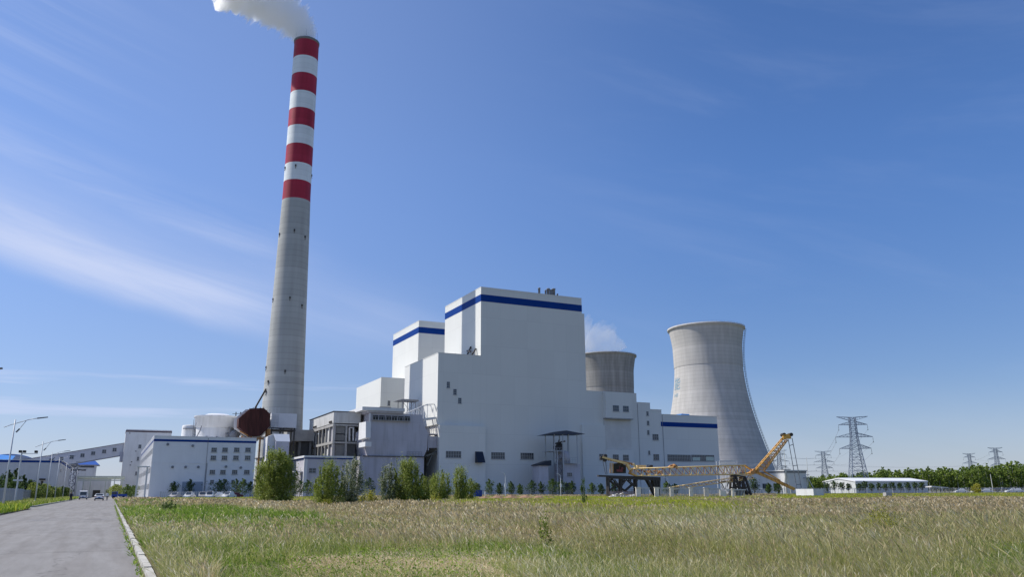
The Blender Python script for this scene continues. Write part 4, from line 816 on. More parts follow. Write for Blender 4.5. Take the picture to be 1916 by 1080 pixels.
def gantry(label, px, ytop, D, spread):
    t = thing('switchyard_mast', label, 'mast', tuple(GD(D, px)), 'thin switchyard masts'); tp = PD(D, px, ytop); mid = PD(D, px + 3, ytop + 38); m = MB()
    m.bar(mid, tp, .22, n=6, w2=.12); g0 = GD(D, px - 6 + 3); g1 = GD(D, px + spread); g2 = GD(D + 4, px + 3)
    for g in (g0, g1, g2): m.bar(g, mid, .34, n=8, w2=.24)
    m.build('pole', mk('pale_pole_concrete', (.55, .55, .5)), t)
    m = MB(); r = Vector((RT[0], RT[1], 0)).normalized(); m.bar(mid - r * 1.5, mid + r * 1.5, .2); m.bar(mid - r * .5 + Vector((0, 0, 1)), mid + r * .5 + Vector((0, 0, 1)), .16); m.build('cross_bar', steelg, t)
gantry('thin A frame mast in front of the workshop roof', 1467, 841, 250, 12); gantry('thin A frame mast right of the workshop, left of the middle pylon', 1509, 857, 265, 17)

# ------------------------------------------------------------------ the dismantled crane on its trestles
DC = 190.0
fhv = Vector(FH.tolist()); rv = Vector((math.cos(YAW), -math.sin(YAW), 0)); up = Vector((0, 0, 1))
def C(x, y, back=0): return PD(DC, x, y) + fhv * back
cr = thing('lattice_crane', 'yellow rusty lattice crane lying dismantled on trestles with its mast raised', 'crane', tuple(GD(DC, 1300)))
def truss(name, a0, a1, b0, b1, depth, n, chord, lace, mat, mat2, parent):
    """lattice boom between end pairs (top chord a0-a1, bottom chord b0-b1), with a matching frame `depth` metres behind"""
    m = MB(); m2 = MB()
    for dp in (0, depth):
        o = fhv * dp
        m.bar(a0 + o, a1 + o, chord, n=8, smooth=True); m.bar(b0 + o, b1 + o, chord, n=8, smooth=True)
        for k in range(n):
            t0 = k / n; t1 = (k + 1) / n; tm = (t0 + t1) / 2
            (m if dp == 0 else m2).bar(b0.lerp(b1, t0) + o, a0.lerp(a1, tm) + o, lace, n=6); (m if dp == 0 else m2).bar(a0.lerp(a1, tm) + o, b0.lerp(b1, t1) + o, lace, n=6)
    for k in range(n + 1):
        t = k / n
        for (p, q) in ((a0, a1), (b0, b1)):
            m2.bar(p.lerp(q, t), p.lerp(q, t) + fhv * depth, lace * .9, n=6)
            if k < n: m2.bar(p.lerp(q, t), p.lerp(q, (k + 1) / n) + fhv * depth, lace * .8, n=6)
    m.build(name, mat, parent); m2.build(name + '_lacing', mat2, parent)
truss('main_boom', C(1183, 877.5), C(1394, 871), C(1191, 891), C(1396, 888), 2.2, 16, .26, .17, yellowpale, rustlat, cr)
J = C(1413, 882.5)
mr = MB(); ml = MB()
for dp in (0, 2.2):
    o = fhv * dp; j = J + fhv * 1.1
    mr.bar(C(1394, 871) + o, j, .28, n=8); mr.bar(C(1396, 888) + o, j, .28, n=8); mr.bar(C(1394, 871) + o, C(1396, 888) + o, .2, n=6); ml.bar(C(1183, 877.5) + o, C(1179, 886) + o, .3); ml.bar(C(1179, 886) + o, C(1191, 891) + o, .3); ml.bar(C(1183, 877.5) + o, C(1186, 890) + o, .2, n=6)
ml.bar(C(1179, 886), C(1179, 886, 2.2), .3); mr.build('boom_end', yellow, cr); ml.build('boom_end', yellow, cr)
m = MB(); m.bar(J, J + fhv * 2.2, 1.2, n=10); m.bar(J + rv * .6, J + rv * .6 + fhv * 2.2, .8, n=8); m.bar(J - rv * .7 - up * .3, J - rv * .7 - up * .3 + fhv * 2, .8, n=8); m.build('hinge_block', rustlat, cr)
# raised mast
truss('raised_mast', C(1414, 881), C(1468, 819), C(1431, 881), C(1474, 824), 1.6, 11, .26, .13, yellow, rustlat, cr)
T = C(1471, 818)
m = MB(); m.bar(T - rv * .8, T + rv * 1.0 + up * .1, .8, 1.1); m.bar(T - rv * 1.2 - up * .6, T, .5); m.build('mast_head', yellow, cr)
m = MB()
for d in (-.5, 1.15): m.bar(T + rv * d + up * .5 - fhv * .4, T + rv * d + up * .5 + fhv * 1.4, .85, n=16)
m.build('sheave', steeld, cr)
m = MB(); a0, a1 = C(1475, 823), C(1491, 914); b0, b1 = C(1482, 820), C(1499.5, 914)
m.bar(a0, a1, .17, n=6); m.bar(b0, b1, .17, n=6)
for t in (.13, .55, .93): m.bar(a0.lerp(a1, t), b0.lerp(b1, t), .14)
m.build('stay_link', steelg, cr)
# lower boom section running down to the block
m = MB()
A0, A1 = C(1413, 880.5), C(1489, 914); B0, B1 = C(1414, 886), C(1486, 918.5)
m.prism([B0, B0 + fhv * .5, A0 + fhv * .5, A0], [B1, B1 + fhv * .5, A1 + fhv * .5, A1]); m.bar(C(1433, 882, 1.5), C(1464, 900, 1.5), .28); m.build('lower_strut', yellow, cr)
m = MB()
m.bar(A0.lerp(A1, .03) - fhv * .03, A0.lerp(A1, .82) - fhv * .03, .12)
for t in np.linspace(.05, .8, 8): m.bar(A0.lerp(A1, t) - fhv * .05, B0.lerp(B1, t + .06) - fhv * .05, .13)
m.build('strut_rung', rustlat, cr)
# second, thinner lattice lying under the first
truss('spare_lattice', C(1248, 913.5), C(1411, 888), C(1252, 918), C(1411, 896), 1.2, 13, .18, .12, yellowpale, rustlat, cr)
# left head frame
P0, P1 = C(1127, 856), C(1173.5, 868.5)
m = MB(); m.bar(P0, P1, .55, .42); m.bar(P0 + fhv * 1.6, P1 + fhv * 1.6, .55, .42); m.bar(P1, C(1180, 880), .5); m.bar(P1 + fhv * 1.6, C(1180, 880) + fhv * 1.6, .5); m.bar(C(1185, 868), C(1190, 876), .45); m.build('head_frame', yellowpale, cr)
m = MB()
for (x, y) in ((1126.5, 857.5), (1133, 854), (1132.5, 861)): m.bar(C(x, y) - fhv * .2, C(x, y) + fhv * 1.8, .85, n=14)
m.build('head_sheave', steeld, cr)
m = MB(); m.bar(C(1136, 858, .8), C(1184, 868, .8), .3)
for k in range(10): t = k / 9; m.bar(C(1138 + 44 * t, 858.5 + 9 * t, .8), C(1140 + 44 * t, 862 + 9 * t, .8), .35)
m.build('frame_lacing', rustlat, cr)
m = MB()
for x0, x1 in ((1128, 1133), (1133, 1136)): m.bar(C(x0, 864), C(x1, 888), .08, n=4)
m.build('hoist_rope', steeld, cr)
m = MB(); m.bar(C(1141.5, 867), C(1141.5, 886), .12); m.bar(C(1147, 867), C(1147, 886), .12)
for k in range(11): m.bar(C(1141.5, 867.5 + k * 1.8), C(1147, 867.5 + k * 1.8), .1)
m.build('ladder', yellow, cr)
m = MB(); m.prism([C(1149, 886, .6), C(1149, 868, .6), C(1160, 866, .6), C(1172, 872, .6), C(1172, 886, .6)], [C(1149, 886, 2.6), C(1149, 868, 2.6), C(1160, 866, 2.6), C(1172, 872, 2.6), C(1172, 886, 2.6)]); m.bar(C(1150, 884, .2), C(1170, 884, .2), .5); m.bar(C(1152, 880, .3), C(1164, 868, .3), .2); m.bar(C(1170, 880, .3), C(1153, 868, .3), .2); m.build('winch_housing', mk('oily_machine', (.05, .045, .04), .8, .4, 2), cr)
m = MB(); c = C(1164, 877.5); m.bar(c - fhv * .2, c + fhv * .4, .62, n=18); m.bar(C(1154, 881), C(1165, 882), .5); m.bar(C(1160, 873), C(1158, 883), .14); m.build('winch_drum', redm, cr)
m = MB(); a = C(1193.5, 878, 1); b = C(1211, 870.6, 1); h = b.z - a.z
m.prism([a, a + rv * 2.15, a + rv * 2.15 + fhv * 1.6, a + fhv * 1.6], [p + up * h for p in (a, a + rv * 2.15, a + rv * 2.15 + fhv * 1.6, a + fhv * 1.6)]); m.build('machine_cabinet', yellowpale, cr)
m = MB(); 
for k in range(5): m.bar(C(1213 + k * 2.4, 877, 1), C(1213 + k * 2.4, 870.5, 1), .1); 
m.bar(C(1212, 870.5, 1), C(1223, 871.5, 1), .1); m.bar(C(1213, 877, 1.2), C(1222, 872, 1.2), .5); m.build('cabinet_rail', steeld, cr)
m = MB(); m.prism([C(1250, 875.5), C(1255, 871), C(1262, 868.5), C(1266, 871), C(1271, 875)], [C(1250, 875.5, 1.5), C(1255, 871, 1.5), C(1262, 868.5, 1.5), C(1266, 871, 1.5), C(1271, 875, 1.5)]); m.bar(C(1259, 873, -.2), C(1263, 873, -.2), .8, n=12); m.build('rusted_winch', rustlat, cr)
m = MB()
for k in range(26):
    x = random.uniform(1196, 1240); y = random.uniform(880, 889); p = C(x, y, random.uniform(.3, 1.8)); m.bar(p, p + rv * random.uniform(-.5, .5) + up * random.uniform(-.3, .3) + fhv * .2, random.uniform(.15, .4), n=6)
m.build('stowed_fitting', rustlat, cr)

def trestle(label, group, x0, x1, ytop, ybot, plat, legs, braces):
    t = thing('steel_trestle', label, 'trestle', tuple(GD(DC, (x0 + x1) / 2)), group)
    if plat:
        m = MB(); a, b = C(plat[0], plat[2]), C(plat[1], plat[3]); m.prism([a, a + fhv * 3.2, a + fhv * 3.2 - up * .35, a - up * .35], [b, b + fhv * 3.2, b + fhv * 3.2 - up * .35, b - up * .35]); 
        m.bar(C(plat[0] + 14, plat[2] + 5.0, 0), C(plat[1], plat[3] + 5, 0), .4); m.build('deck', steeld, t)
    for (xa, ya, xb) in legs:
        m = MB()
        for dp in (0, 3.0):
            p = C(xa, ya) + fhv * dp; q = GD(DC, xb) + fhv * dp; m.bar(q, p, .42)
        m.build('leg', steeld, t)
    m = MB()
    for (xa, ya, xb, yb) in braces:
        for dp in (0, 3.0): m.bar(C(xa, ya) + fhv * dp, C(xb, yb) + fhv * dp, .26)
    for (xa, ya, xb) in legs[::2]: m.bar(C(xa, ya + 3), C(xa, ya + 3) + fhv * 3.2, .22)
    m.build('brace', steeld, t)
trestle('wide dark steel trestle and deck under the crane left end', 'dark trestles under the crane', 1120, 1236, 891, 928, (1120, 1236, 889.5, 893.5),
        [(1138.5, 893, 1138.5), (1190, 895, 1190), (1211, 896, 1228), (1222, 896, 1229), (1228, 896, 1229.5), (1233.5, 896, 1231.5), (1163, 895, 1160)],
        [(1150, 898, 1160, 912), (1172, 898, 1162, 912), (1160, 912, 1175, 922), (1175, 898, 1188, 910), (1140, 898, 1152, 908), (1186, 906, 1170, 920), (1140, 920, 1158, 906), (1146, 895, 1146, 900), (1168, 895, 1168, 901), (1180, 895, 1180, 901), (1192, 893, 1192, 901)])
m = None
trestle('narrow splayed dark trestle under the crane joint', 'dark trestles under the crane', 1370, 1404, 889, 928, None,
        [(1374, 889, 1369.5), (1376, 889, 1385), (1392, 893, 1386), (1394, 893, 1404)], [(1371, 913, 1400, 913), (1373, 898, 1386, 912), (1392, 900, 1378, 913), (1393, 913, 1402, 925), (1374, 889.5, 1395, 893)])

o = thing('scaffold_frame', 'small white lattice frame standing behind the crane joint, before the cooling tower', 'scaffold', tuple(GD(262, 1362))); m = MB()
for dp in (0, 4):
    A = PD(262, 1346, 863) + fhv * dp; B = PD(262, 1379, 862) + fhv * dp
    for h_ in (0, 1.3): m.bar(A - up * h_, B - up * h_, .12)
    for k in range(9): p = A.lerp(B, k / 8); m.bar(p, p - up * 1.3, .09); m.bar(p, A.lerp(B, min(1, (k + 1) / 8)) - up * 1.3, .08)
    for k in (0, .5, 1): p = A.lerp(B, k); m.bar(Vector((p.x, p.y, 0)), p, .16)
m.build('frame', lamp_m, o)
# masonry fence in front of the crane
mf = thing('pillar_fence', 'grey bar fence between pale masonry pillars in front of the crane', 'fence', tuple(GD(168, 1280)))
DF = 168.0
def Fp(x, y, b=0): return PD(DF, x, y) + fhv * b
PIL = [(1190, 1199, 913.6), (1225, 1233, 913.6), (1254, 1261, 913.8), (1290.5, 1297, 914), (1318, 1326, 914.3), (1347.5, 1359, 917), (1370, 1374, 916.5)]
for i, (xa, xb, yt) in enumerate(PIL):
    a = Fp(xa, yt); b = Fp(xb, yt); g = Fp(xa, yt); m = MB(); w_ = (b - a).length
    m.prism([Vector((a.x, a.y, 0)), Vector((b.x, b.y, 0)), Vector((b.x, b.y, 0)) + fhv * .7, Vector((a.x, a.y, 0)) + fhv * .7], [a, b - up * (.5 if i == 5 else 0), b - up * (.5 if i == 5 else 0) + fhv * .7, a + fhv * .7])
    if i != 5: m.prism([a - rv * .08 - fhv * .08, b + rv * .08 - fhv * .08, b + rv * .08 + fhv * .78, a - rv * .08 + fhv * .78], [p + up * .14 for p in (a - rv * .08 - fhv * .08, b + rv * .08 - fhv * .08, b + rv * .08 + fhv * .78, a - rv * .08 + fhv * .78)])
    m.build('pillar', stone, mf)
for i in range(7):
    xa = PIL[i][1]; xb = PIL[i + 1][0] if i < 6 else 1396; yt = PIL[i][2] + .8; a = Fp(xa, yt, .3); b = Fp(xb, (PIL[i + 1][2] + .8 if i < 6 and i != 4 else yt), .3)
    if i == 0: b = Fp(1216, 914.2, .3)
    m = MB(); m.bar(a, b, .24); m.bar(a - up * 1.7, b - up * 1.7, .1); n = max(2, int((b - a).length / .27))
    for k in range(1, n): p = a.lerp(b, k / n); m.bar(Vector((p.x, p.y, .15)), p, .085)
    m.build('bar_panel', mk('pale_fence_bars', (.52, .53, .51), .7, .1, 3), mf)
rb = thing('rubble_fence', 'low rusty mesh panel with white rubble left of the pillar fence', 'fence', tuple(GD(172, 1165)))
m = MB(); a = PD(172, 1141, 920.5); b = PD(172, 1188, 920.5); m.bar(a, b, .08); m.bar(a - up * .5, b - up * .5, .06)
for k in range(45): p = a.lerp(b, k / 44); m.bar(Vector((p.x, p.y, 0)), p, .05)
m.build('mesh_panel', mk('pinkish_rust_bars', (.34, .25, .25), .8, .2), rb)
m = MB()
for k in range(60):
    px = random.uniform(1136, 1190); p = GD(168 + random.uniform(-2, 3), px); s = random.uniform(.12, .42); zc = random.uniform(0, .9) * (1 - abs(px - 1166) / 40)
    vs = [Vector((random.uniform(-s, s), random.uniform(-s, s), random.uniform(-s, s) * .8)) for _ in range(8)]
    bm = bmesh.new(); [bm.verts.new(v) for v in vs]; bmesh.ops.convex_hull(bm, input=bm.verts); bm.verts.index_update(); vv = [v.co.copy() for v in bm.verts]; m.add([p + v + up * (zc + s * .5) for v in vv], [tuple(v.index for v in f.verts) for f in bm.faces]); bm.free()
m.build('rubble', mk('white_rubble', (.55, .52, .48), .9, .3, 2), rb)
bk = GD(176, 1520); m = MB(); m.box(bk.x, bk.x + 3.0, bk.y, bk.y + 5.0, 0, 1.72); o = m.build('concrete_block', mk('block_white', (.68, .68, .67), .85, .06, 1.2, dirt=(.35, .33, .3), dirt_amt=.7), origin=(bk.x, bk.y, 0)); tag(o, 'large white concrete block at the foot of the crane strut', 'block')
g = GD(150, 1660.5); o = MB().box(g.x - .75, g.x + .75, g.y, g.y + .7, 0, 1.0).build('concrete_block', mk('block_pale', (.42, .4, .38), .9, .1, 1.2), origin=(g.x, g.y, 0)); tag(o, 'small grey block alone in the grass left of the warehouse end', 'block')

# ------------------------------------------------------------------ street lamps
def lamp():
    t = thing('street_lamp', '', 'street lamp'); H = 9.3
    MB().bar((0, 0, 0), (0, 0, H), .21, n=10, w2=.11, smooth=True).lathe((0, 0, 0), [(.22, 0), (.22, .5), (.12, .55)], 10).build('pole', lamp_m, t)
    m = MB(); pts_ = [Vector((-.95, 0, H - .85)), Vector((-.3, 0, H - .55)), Vector((.5, 0, H - .25)), Vector((1.3, 0, H + .05)), Vector((2.1, 0, H + .22))]
    m.tube(pts_, .08, 8); m.tube([Vector((.3, 0, H - 1.2)), Vector((.6, 0, H - .8)), Vector((1.0, 0, H - .1))], .07, 6); m.build('arm', lamp_m, t)
    m = MB(); m.bar((2.0, 0, H + .2), (3.0, 0, H + .36), .3, .12, w2=.24); m.build('luminaire', steelg, t)
    m = MB(); m.bar((.22, 0, H - 1.35), (.52, 0, H - .95), .22, .14); m.build('lower_luminaire', steelg, t); return t
L0 = lamp()
LAB = ['street lamp with only its head showing at the left edge', 'nearest fully visible twin arm street lamp, tallest at far left', 'second twin arm street lamp along the left verge', 'third street lamp from the left, in front of the shed', 'fourth street lamp from the left, at the shed corner', 'fifth street lamp from the left, by the shed side wall', 'sixth street lamp from the left, before the parked van', 'farthest street lamp of the left row']
for i, y in enumerate([62.0, 101, 143, 180, 206, 242, 280, 318]):
    o = L0 if i == 0 else dup(L0); o.location = ((-10.3, -10.0, -10.1, -10.9, -10.9, -11, -11, -11)[i], y, 0); o['label'] = LAB[i]; o['group'] = 'street lamps along the left verge'
cp = PX(-12, 41, 847); t = thing('camera_pole', 'thin grey pole with a horizontal arm and two cameras', 'pole', (-12, cp.y, 0)); m = MB(); m.bar((-12, cp.y, 0), (-12, cp.y, cp.z), .2, n=8); m.bar((-12, cp.y, cp.z - .2), (-10.0, cp.y, cp.z - .15), .08); m.build('pole', lamp_m, t)
for x in (-12.25, -11.75, -10.3): MB().bar((x, cp.y - .2, cp.z + .12), (x + .1, cp.y + .4, cp.z + .1), .32).build('camera', steeld, t)
cp = PX(-12, 33.5, 901); t = thing('short_post', 'short post with a small white head beside the palisade', 'post', (-12, cp.y, 0)); m = MB(); m.bar((-12, cp.y, 0), (-12, cp.y, cp.z), .2, n=8); m.build('pole', lamp_m, t); MB().box(-12.6, -11.4, cp.y - .2, cp.y + .2, cp.z, cp.z + .25).build('head', lamp_m, t)
def solar(label, px, D, H):
    g = GD(D, px); t = thing('field_lamp', label, 'street lamp', tuple(g), 'small white lamps at the field edge'); m = MB(); m.bar(g, g + up * H, .2, n=8, w2=.14); m.build('pole', mk('white_lamp_paint', (.7, .72, .72), .4, .03), t)
    m = MB(); m.tube([g + up * H, g + up * (H + .4) - rv * .2, g + up * (H + .7) - rv * .6], .16); m.bar(g + up * (H + .68) - rv * .5, g + up * (H + .8) - rv * 1.1, .35, .12); m.build('lamp_head', mk('white_lamp_paint', (.7, .72, .72)), t)
    MB().box(g.x - .28, g.x + .28, g.y - .25, g.y - .1, H * .48, H * .48 + .8).build('control_box', mk('white_lamp_paint', (.7, .72, .72)), t)
solar('white solar lamp post standing alone before the boiler house', 945.5, 200, 5.3); solar('smaller white lamp post beside the stair tower', 1049, 225, 5.4); solar('white lamp post seen behind the pillar fence under the boom', 1250, 235, 4.4)

# ------------------------------------------------------------------ fences
def palisade(label, a, b, h, mat, gap=.22, w=.1, post=4.0, name='palisade_fence'):
    a = Vector(a); b = Vector(b); t = thing(name, label, 'fence', tuple((a + b) / 2)); L = (b - a).length; d = (b - a) / L; m = MB()
    n = int(L / gap)
    for k in range(n):
        p = a + d * (k * gap + gap / 2); m.bar(p + up * .1, p + up * (h + (k % 2) * .03), w, .03)
    for z in (.35, h - .25): m.bar(a + up * z, b + up * z, .06)
    m.build('pale_panel', mat, t)
    for k in range(int(L / post) + 1): p = a + d * (k * post) - Vector((d.y, -d.x, 0)) * -.1; MB().bar(p, p + up * (h + .1), .14).build('post', mat, t)
    return t
palisade('grey white palisade fence at the left edge behind the lamps', (-13, 60, 0), (-13, 158, 0), 2.25, mk('palisade_grey', (.36, .38, .42), .6, .08, 3), .32, .13)
palisade('darker palisade fence further along the left verge, behind shrubs', (-14.5, 164, 0), (-14.5, 285, 0), 2.2, fencegrey, .5, .2)
palisade('white fence behind the parked cars at the field far side', (12, 241, 0), (92, 241, 0), 1.9, fencem, .5, .24)
palisade('dark railing along the field edge before the boiler house', (92.5, 241, 0), (170, 241, 0), 2.0, fencegrey, .5, .12)
a = GD(236, 1215); b = GD(262, 1545); palisade('pale fence running behind the crane', a, b, 2.0, fencem, .5, .2)
a = GD(280, 1548); b = GD(300, 1960); palisade('long white fence in front of the warehouse and forest', a, b, 2.0, mk('far_fence_paint', (.42, .44, .47), .6, .1, 2), .6, .13, post=5.0)
g = GD(190, 897); t = thing('blue_container', 'dark blue metal container at the field edge right of the bushes', 'container', tuple(g)); a = g - rv * .9; MB().box(g.x - 1.1, g.x + .7, g.y, g.y + 1.4, .05, 1.75).build('body', bluep, t); m = MB(); 
for i in range(6): m.box(g.x - 1.0 + i * .3, g.x - .93 + i * .3, g.y - .04, g.y - .003, .15, 1.65)
m.box(g.x - 1.15, g.x + .75, g.y - .06, g.y + 1.45, 1.753, 1.84); m.build('lid', bluep, t)

# ------------------------------------------------------------------ vehicles
def car(name, label, cat, loc, rz, paint, L=4.4, Wd=1.78, H=1.46, van=False, group=None):
    t = thing(name, label, cat, (0, 0, 0), group); h = Wd / 2
    if van: prof = [(-L/2, .35), (-L/2, 1.0), (-L/2 + .05, H - .15), (-L/2 + .35, H), (L/2 - 1.5, H), (L/2 - .85, 1.2), (L/2 - .1, 1.0), (L/2, .6), (L/2 - .02, .3)]
    else: prof = [(-L/2, .4), (-L/2 + .03, .92), (-L/2 + .75, 1.0), (-L/2 + 1.3, H - .03), (-L/2 + 1.9, H), (L/2 - 1.95, H - .05), (L/2 - 1.15, .98), (L/2 - .1, .78), (L/2, .5), (L/2 - .05, .26)]
    m = MB(); n = len(prof)
    def ring(x, k): return [(x * (1 if z < 1.02 else (.82 if not van else .93)), y, z) for y, z in prof] + [(x, L/2 - .3, .22), (x, -L/2 + .2, .25)]
    m.prism(ring(-h, 1), ring(h, 1)); m.build('body', paint, t)
    m = MB(); e = .012; kx = .82 if not van else .93
    if van:
        y = -L/2; m.add([(-h*.8, y - e, 1.08), (h*.8, y - e, 1.08), (h*.78, y + .05 - e, H - .25), (-h*.78, y + .05 - e, H - .25)], [(0, 1, 2, 3)])
        m.add([(-h*.84, L/2 - .84, 1.22), (h*.84, L/2 - .84, 1.22), (h*.82, L/2 - 1.44, H - .06), (-h*.82, L/2 - 1.44, H - .06)], [(1, 0, 3, 2)])
    else:
        m.add([(-h*.76, -L/2 + .76, 1.03), (h*.76, -L/2 + .76, 1.03), (h*.74, -L/2 + 1.24, H - .07), (-h*.74, -L/2 + 1.24, H - .07)], [(0, 1, 2, 3)])
        m.v[-4:] = [(x, y - .03, z + .03) for x, y, z in m.v[-4:]]
        m.add([(-h*.76, L/2 - 1.13, 1.02), (h*.76, L/2 - 1.13, 1.02), (h*.74, L/2 - 1.88, H - .06), (-h*.74, L/2 - 1.88, H - .06)], [(1, 0, 3, 2)]); m.v[-4:] = [(x, y + .03, z + .03) for x, y, z in m.v[-4:]]
    for s in (-1, 1):
        x = s * (h * kx + .012); q = [(x, -L/2 + (1.15 if not van else .4), 1.06), (x, L/2 - (1.5 if not van else 1.25), 1.06), (x, L/2 - (2.05 if not van else 1.65), H - .12), (x, -L/2 + (1.6 if not van else .4), H - .12)]; m.add(q, [(0, 1, 2, 3)])
    m.build('glazing', glass, t)
    for s in (-1, 1):
        for y in (-L/2 + .8, L/2 - .85):
            m = MB(); m.bar((s * (h - .2), y, .32), (s * (h + .01), y, .32), .64, n=16); w_ = m.build('wheel', tyre, t); MB().bar((s * (h + .012), y, .32), (s * (h + .02), y, .32), .36, n=12).build('rim', steel, w_)
        MB().box(s * h * .62, s * h * .97, -L/2 - .02, -L/2 + .1, .72, .9).build('tail_light', redl, t); MB().box(s * h * .6, s * h * .95, L/2 - .2, L/2 - .02, .6, .74).build('headlight', steel, t)
        MB().box(s * (h - .02), s * (h + .18), L/2 - 1.5, L/2 - 1.3, .98, 1.12).build('mirror', paint, t)
    m = MB(); m.box(-h * .9, h * .9, -L/2 - .05, -L/2 + .1, .3, .5); m.build('bumper', blackp, t); MB().box(-.24, .24, -L/2 - .03, -L/2 - .01, .56, .7).build('number_plate', bluep, t)
    t.location = loc; t.rotation_euler = (0, 0, rz); return t
car('parked_car', 'white saloon car on the road seen from behind', 'car', (-2.1, 200, .02), 0, carw)
car('minibus', 'white minibus facing along the road at the left kerb', 'van', (-6.1, 235, .02), 0, carw, 4.9, 1.85, 2.15, True)
silver = mk('silver_car_paint', (.55, .52, .5), .3, .03, spec=.6); darkc = mk('dark_car_paint', (.03, .032, .04), .3, .05, spec=.6)
def parked(px, D, rz, lab, p, **k):
    g = GD(D, px, .02); car('parked_car', lab, 'car', g, rz, p, group='cars parked behind the grass', **k)
parked(331, 222, 2.6, 'dusty silver car roof showing over the grass, leftmost of the row', silver, H=1.7)
parked(357, 220, 2.7, 'white car second from left in the parked row', carw, H=1.72)
parked(381, 222, 3.0, 'dusty beige car third from left in the parked row', silver, H=1.75)
parked(395, 216, 2.9, 'taller white car near the middle of the parked row', carw, H=1.9, L=4.6)
parked(409, 219, 1.9, 'white car seen side on right of the taller white one', carw, H=1.65)
parked(430, 218, 2.4, 'rightmost white car of the row, just left of the big bush', carw, H=1.8)
parked(440, 222, 1.9, 'dark red car almost hidden by the grass beside the big bush', mk('dark_red_paint', (.12, .02, .02), .3, .05), H=1.5)
for i, (px, D) in enumerate([(1795, 306), (1826, 308), (1841, 307), (1890, 306), (1900, 309)]):
    g = GD(D, px, .0); car('parked_car', ['white car behind the fence left of the leaning pole, nearest the warehouse', 'white car behind the fence just left of the small bush', 'white car behind the fence just left of the leaning pole', 'white car under the flat shelter, left one', 'white car under the flat shelter, right one'][i], 'car', g, 1.0, carw, H=1.8, group='cars behind the far right fence')
# blue light truck
g = GD(225, 224); t = thing('blue_truck', 'dark blue light truck parked where the road meets the field', 'truck', tuple(g))
MB().box(g.x - 1.6, g.x - .1, g.y, g.y + 1.8, .5, 1.95).build('cab', bluep, t); MB().box(g.x + 0, g.x + 2.2, g.y, g.y + 1.8, .7, 1.3).build('cargo_bed', bluep, t); MB().box(g.x - 1.5, g.x - .4, g.y - .02, g.y + .01, 1.25, 1.8).build('side_window', glass, t)
for x in (-1.0, 1.4):
    for y in (0, 1.6): MB().bar((g.x + x, g.y + y, .38), (g.x + x, g.y + y + .25, .38), .76, n=14).build('wheel', tyre, t)

# ------------------------------------------------------------------ people (skinned bodies)
def person(label, loc, rz, top, legs_, stride):
    J = {'pel': (0, 0, .95), 'ch': (0, .02, 1.3), 'nk': (0, .02, 1.48), 'hd': (0, .03, 1.58), 'hd2': (0, .03, 1.74)}
    E = [('pel', 'ch'), ('ch', 'nk'), ('nk', 'hd'), ('hd', 'hd2')]; Rr = {'pel': .15, 'ch': .17, 'nk': .055, 'hd': .085, 'hd2': .08}
    for s, n in ((-1, 'l'), (1, 'r')):
        f = stride * s
        J.update({n + 'h': (s * .1, 0, .88), n + 'k': (s * .1, f * .6 + .04, .5), n + 'a': (s * .1, f, .09), n + 't': (s * .11, f + .17, .05), n + 's': (s * .19, .02, 1.42), n + 'e': (s * .25, -f * .4, 1.14), n + 'w': (s * .25, -f * .6 + .1, .9), n + 'p': (s * .25, -f * .65 + .12, .82)})
        Rr.update({n + 'h': .1, n + 'k': .065, n + 'a': .042, n + 't': .035, n + 's': .065, n + 'e': .046, n + 'w': .032, n + 'p': .04}); E += [('pel', n + 'h'), (n + 'h', n + 'k'), (n + 'k', n + 'a'), (n + 'a', n + 't'), ('ch', n + 's'), (n + 's', n + 'e'), (n + 'e', n + 'w'), (n + 'w', n + 'p')]
    ks = list(J); me = bpy.data.meshes.new('body'); me.from_pydata([J[k] for k in ks], [(ks.index(a), ks.index(b)) for a, b in E], []); tmp = bpy.data.objects.new('person_body', me); COL.objects.link(tmp)
    md = tmp.modifiers.new('skin', 'SKIN')
    for i, k in enumerate(ks): me.skin_vertices[0].data[i].radius = (Rr[k], Rr[k])
    me.skin_vertices[0].data[0].use_root = True; sb = tmp.modifiers.new('sub', 'SUBSURF'); sb.levels = 1; sb.render_levels = 1
    dg = bpy.context.evaluated_depsgraph_get(); m2 = bpy.data.meshes.new_from_object(tmp.evaluated_get(dg)); bpy.data.objects.remove(tmp); m2.materials.clear()
    for mt in (skin, top, legs_, hairm): m2.materials.append(mt)
    for p in m2.polygons:
        c = p.center; r = abs(c.x); p.use_smooth = True
        p.material_index = 2 if c.z < .93 and not (r > .19) else (0 if (c.z < .93 or c.z > 1.5) else 1)
        if c.z < .1: p.material_index = 3
        if c.z > 1.68 or (c.z > 1.56 and c.y < -.02): p.material_index = 3
    m2.name = 'body'; o = bpy.data.objects.new('person', m2); COL.objects.link(o); o.location = loc; o.rotation_euler = (0, 0, rz); return tag(o, label, 'person')
person('person in white top and dark trousers walking at the right road edge', (-.55, 197, .02), .1, cloth_w, cloth_d, .18)
person('person in dark clothes walking by the left kerb', (-7.3, 193, .02), 2.9, cloth_d, cloth_d, .16)
person('second dark clothed person just beyond the one by the left kerb', (-7.6, 204, .02), .2, cloth_d, cloth_d, .1)
g = GD(186, 908); person('person in white standing at the field edge right of the blue container', tuple(g), 1.0, cloth_w, cloth_w, .08)
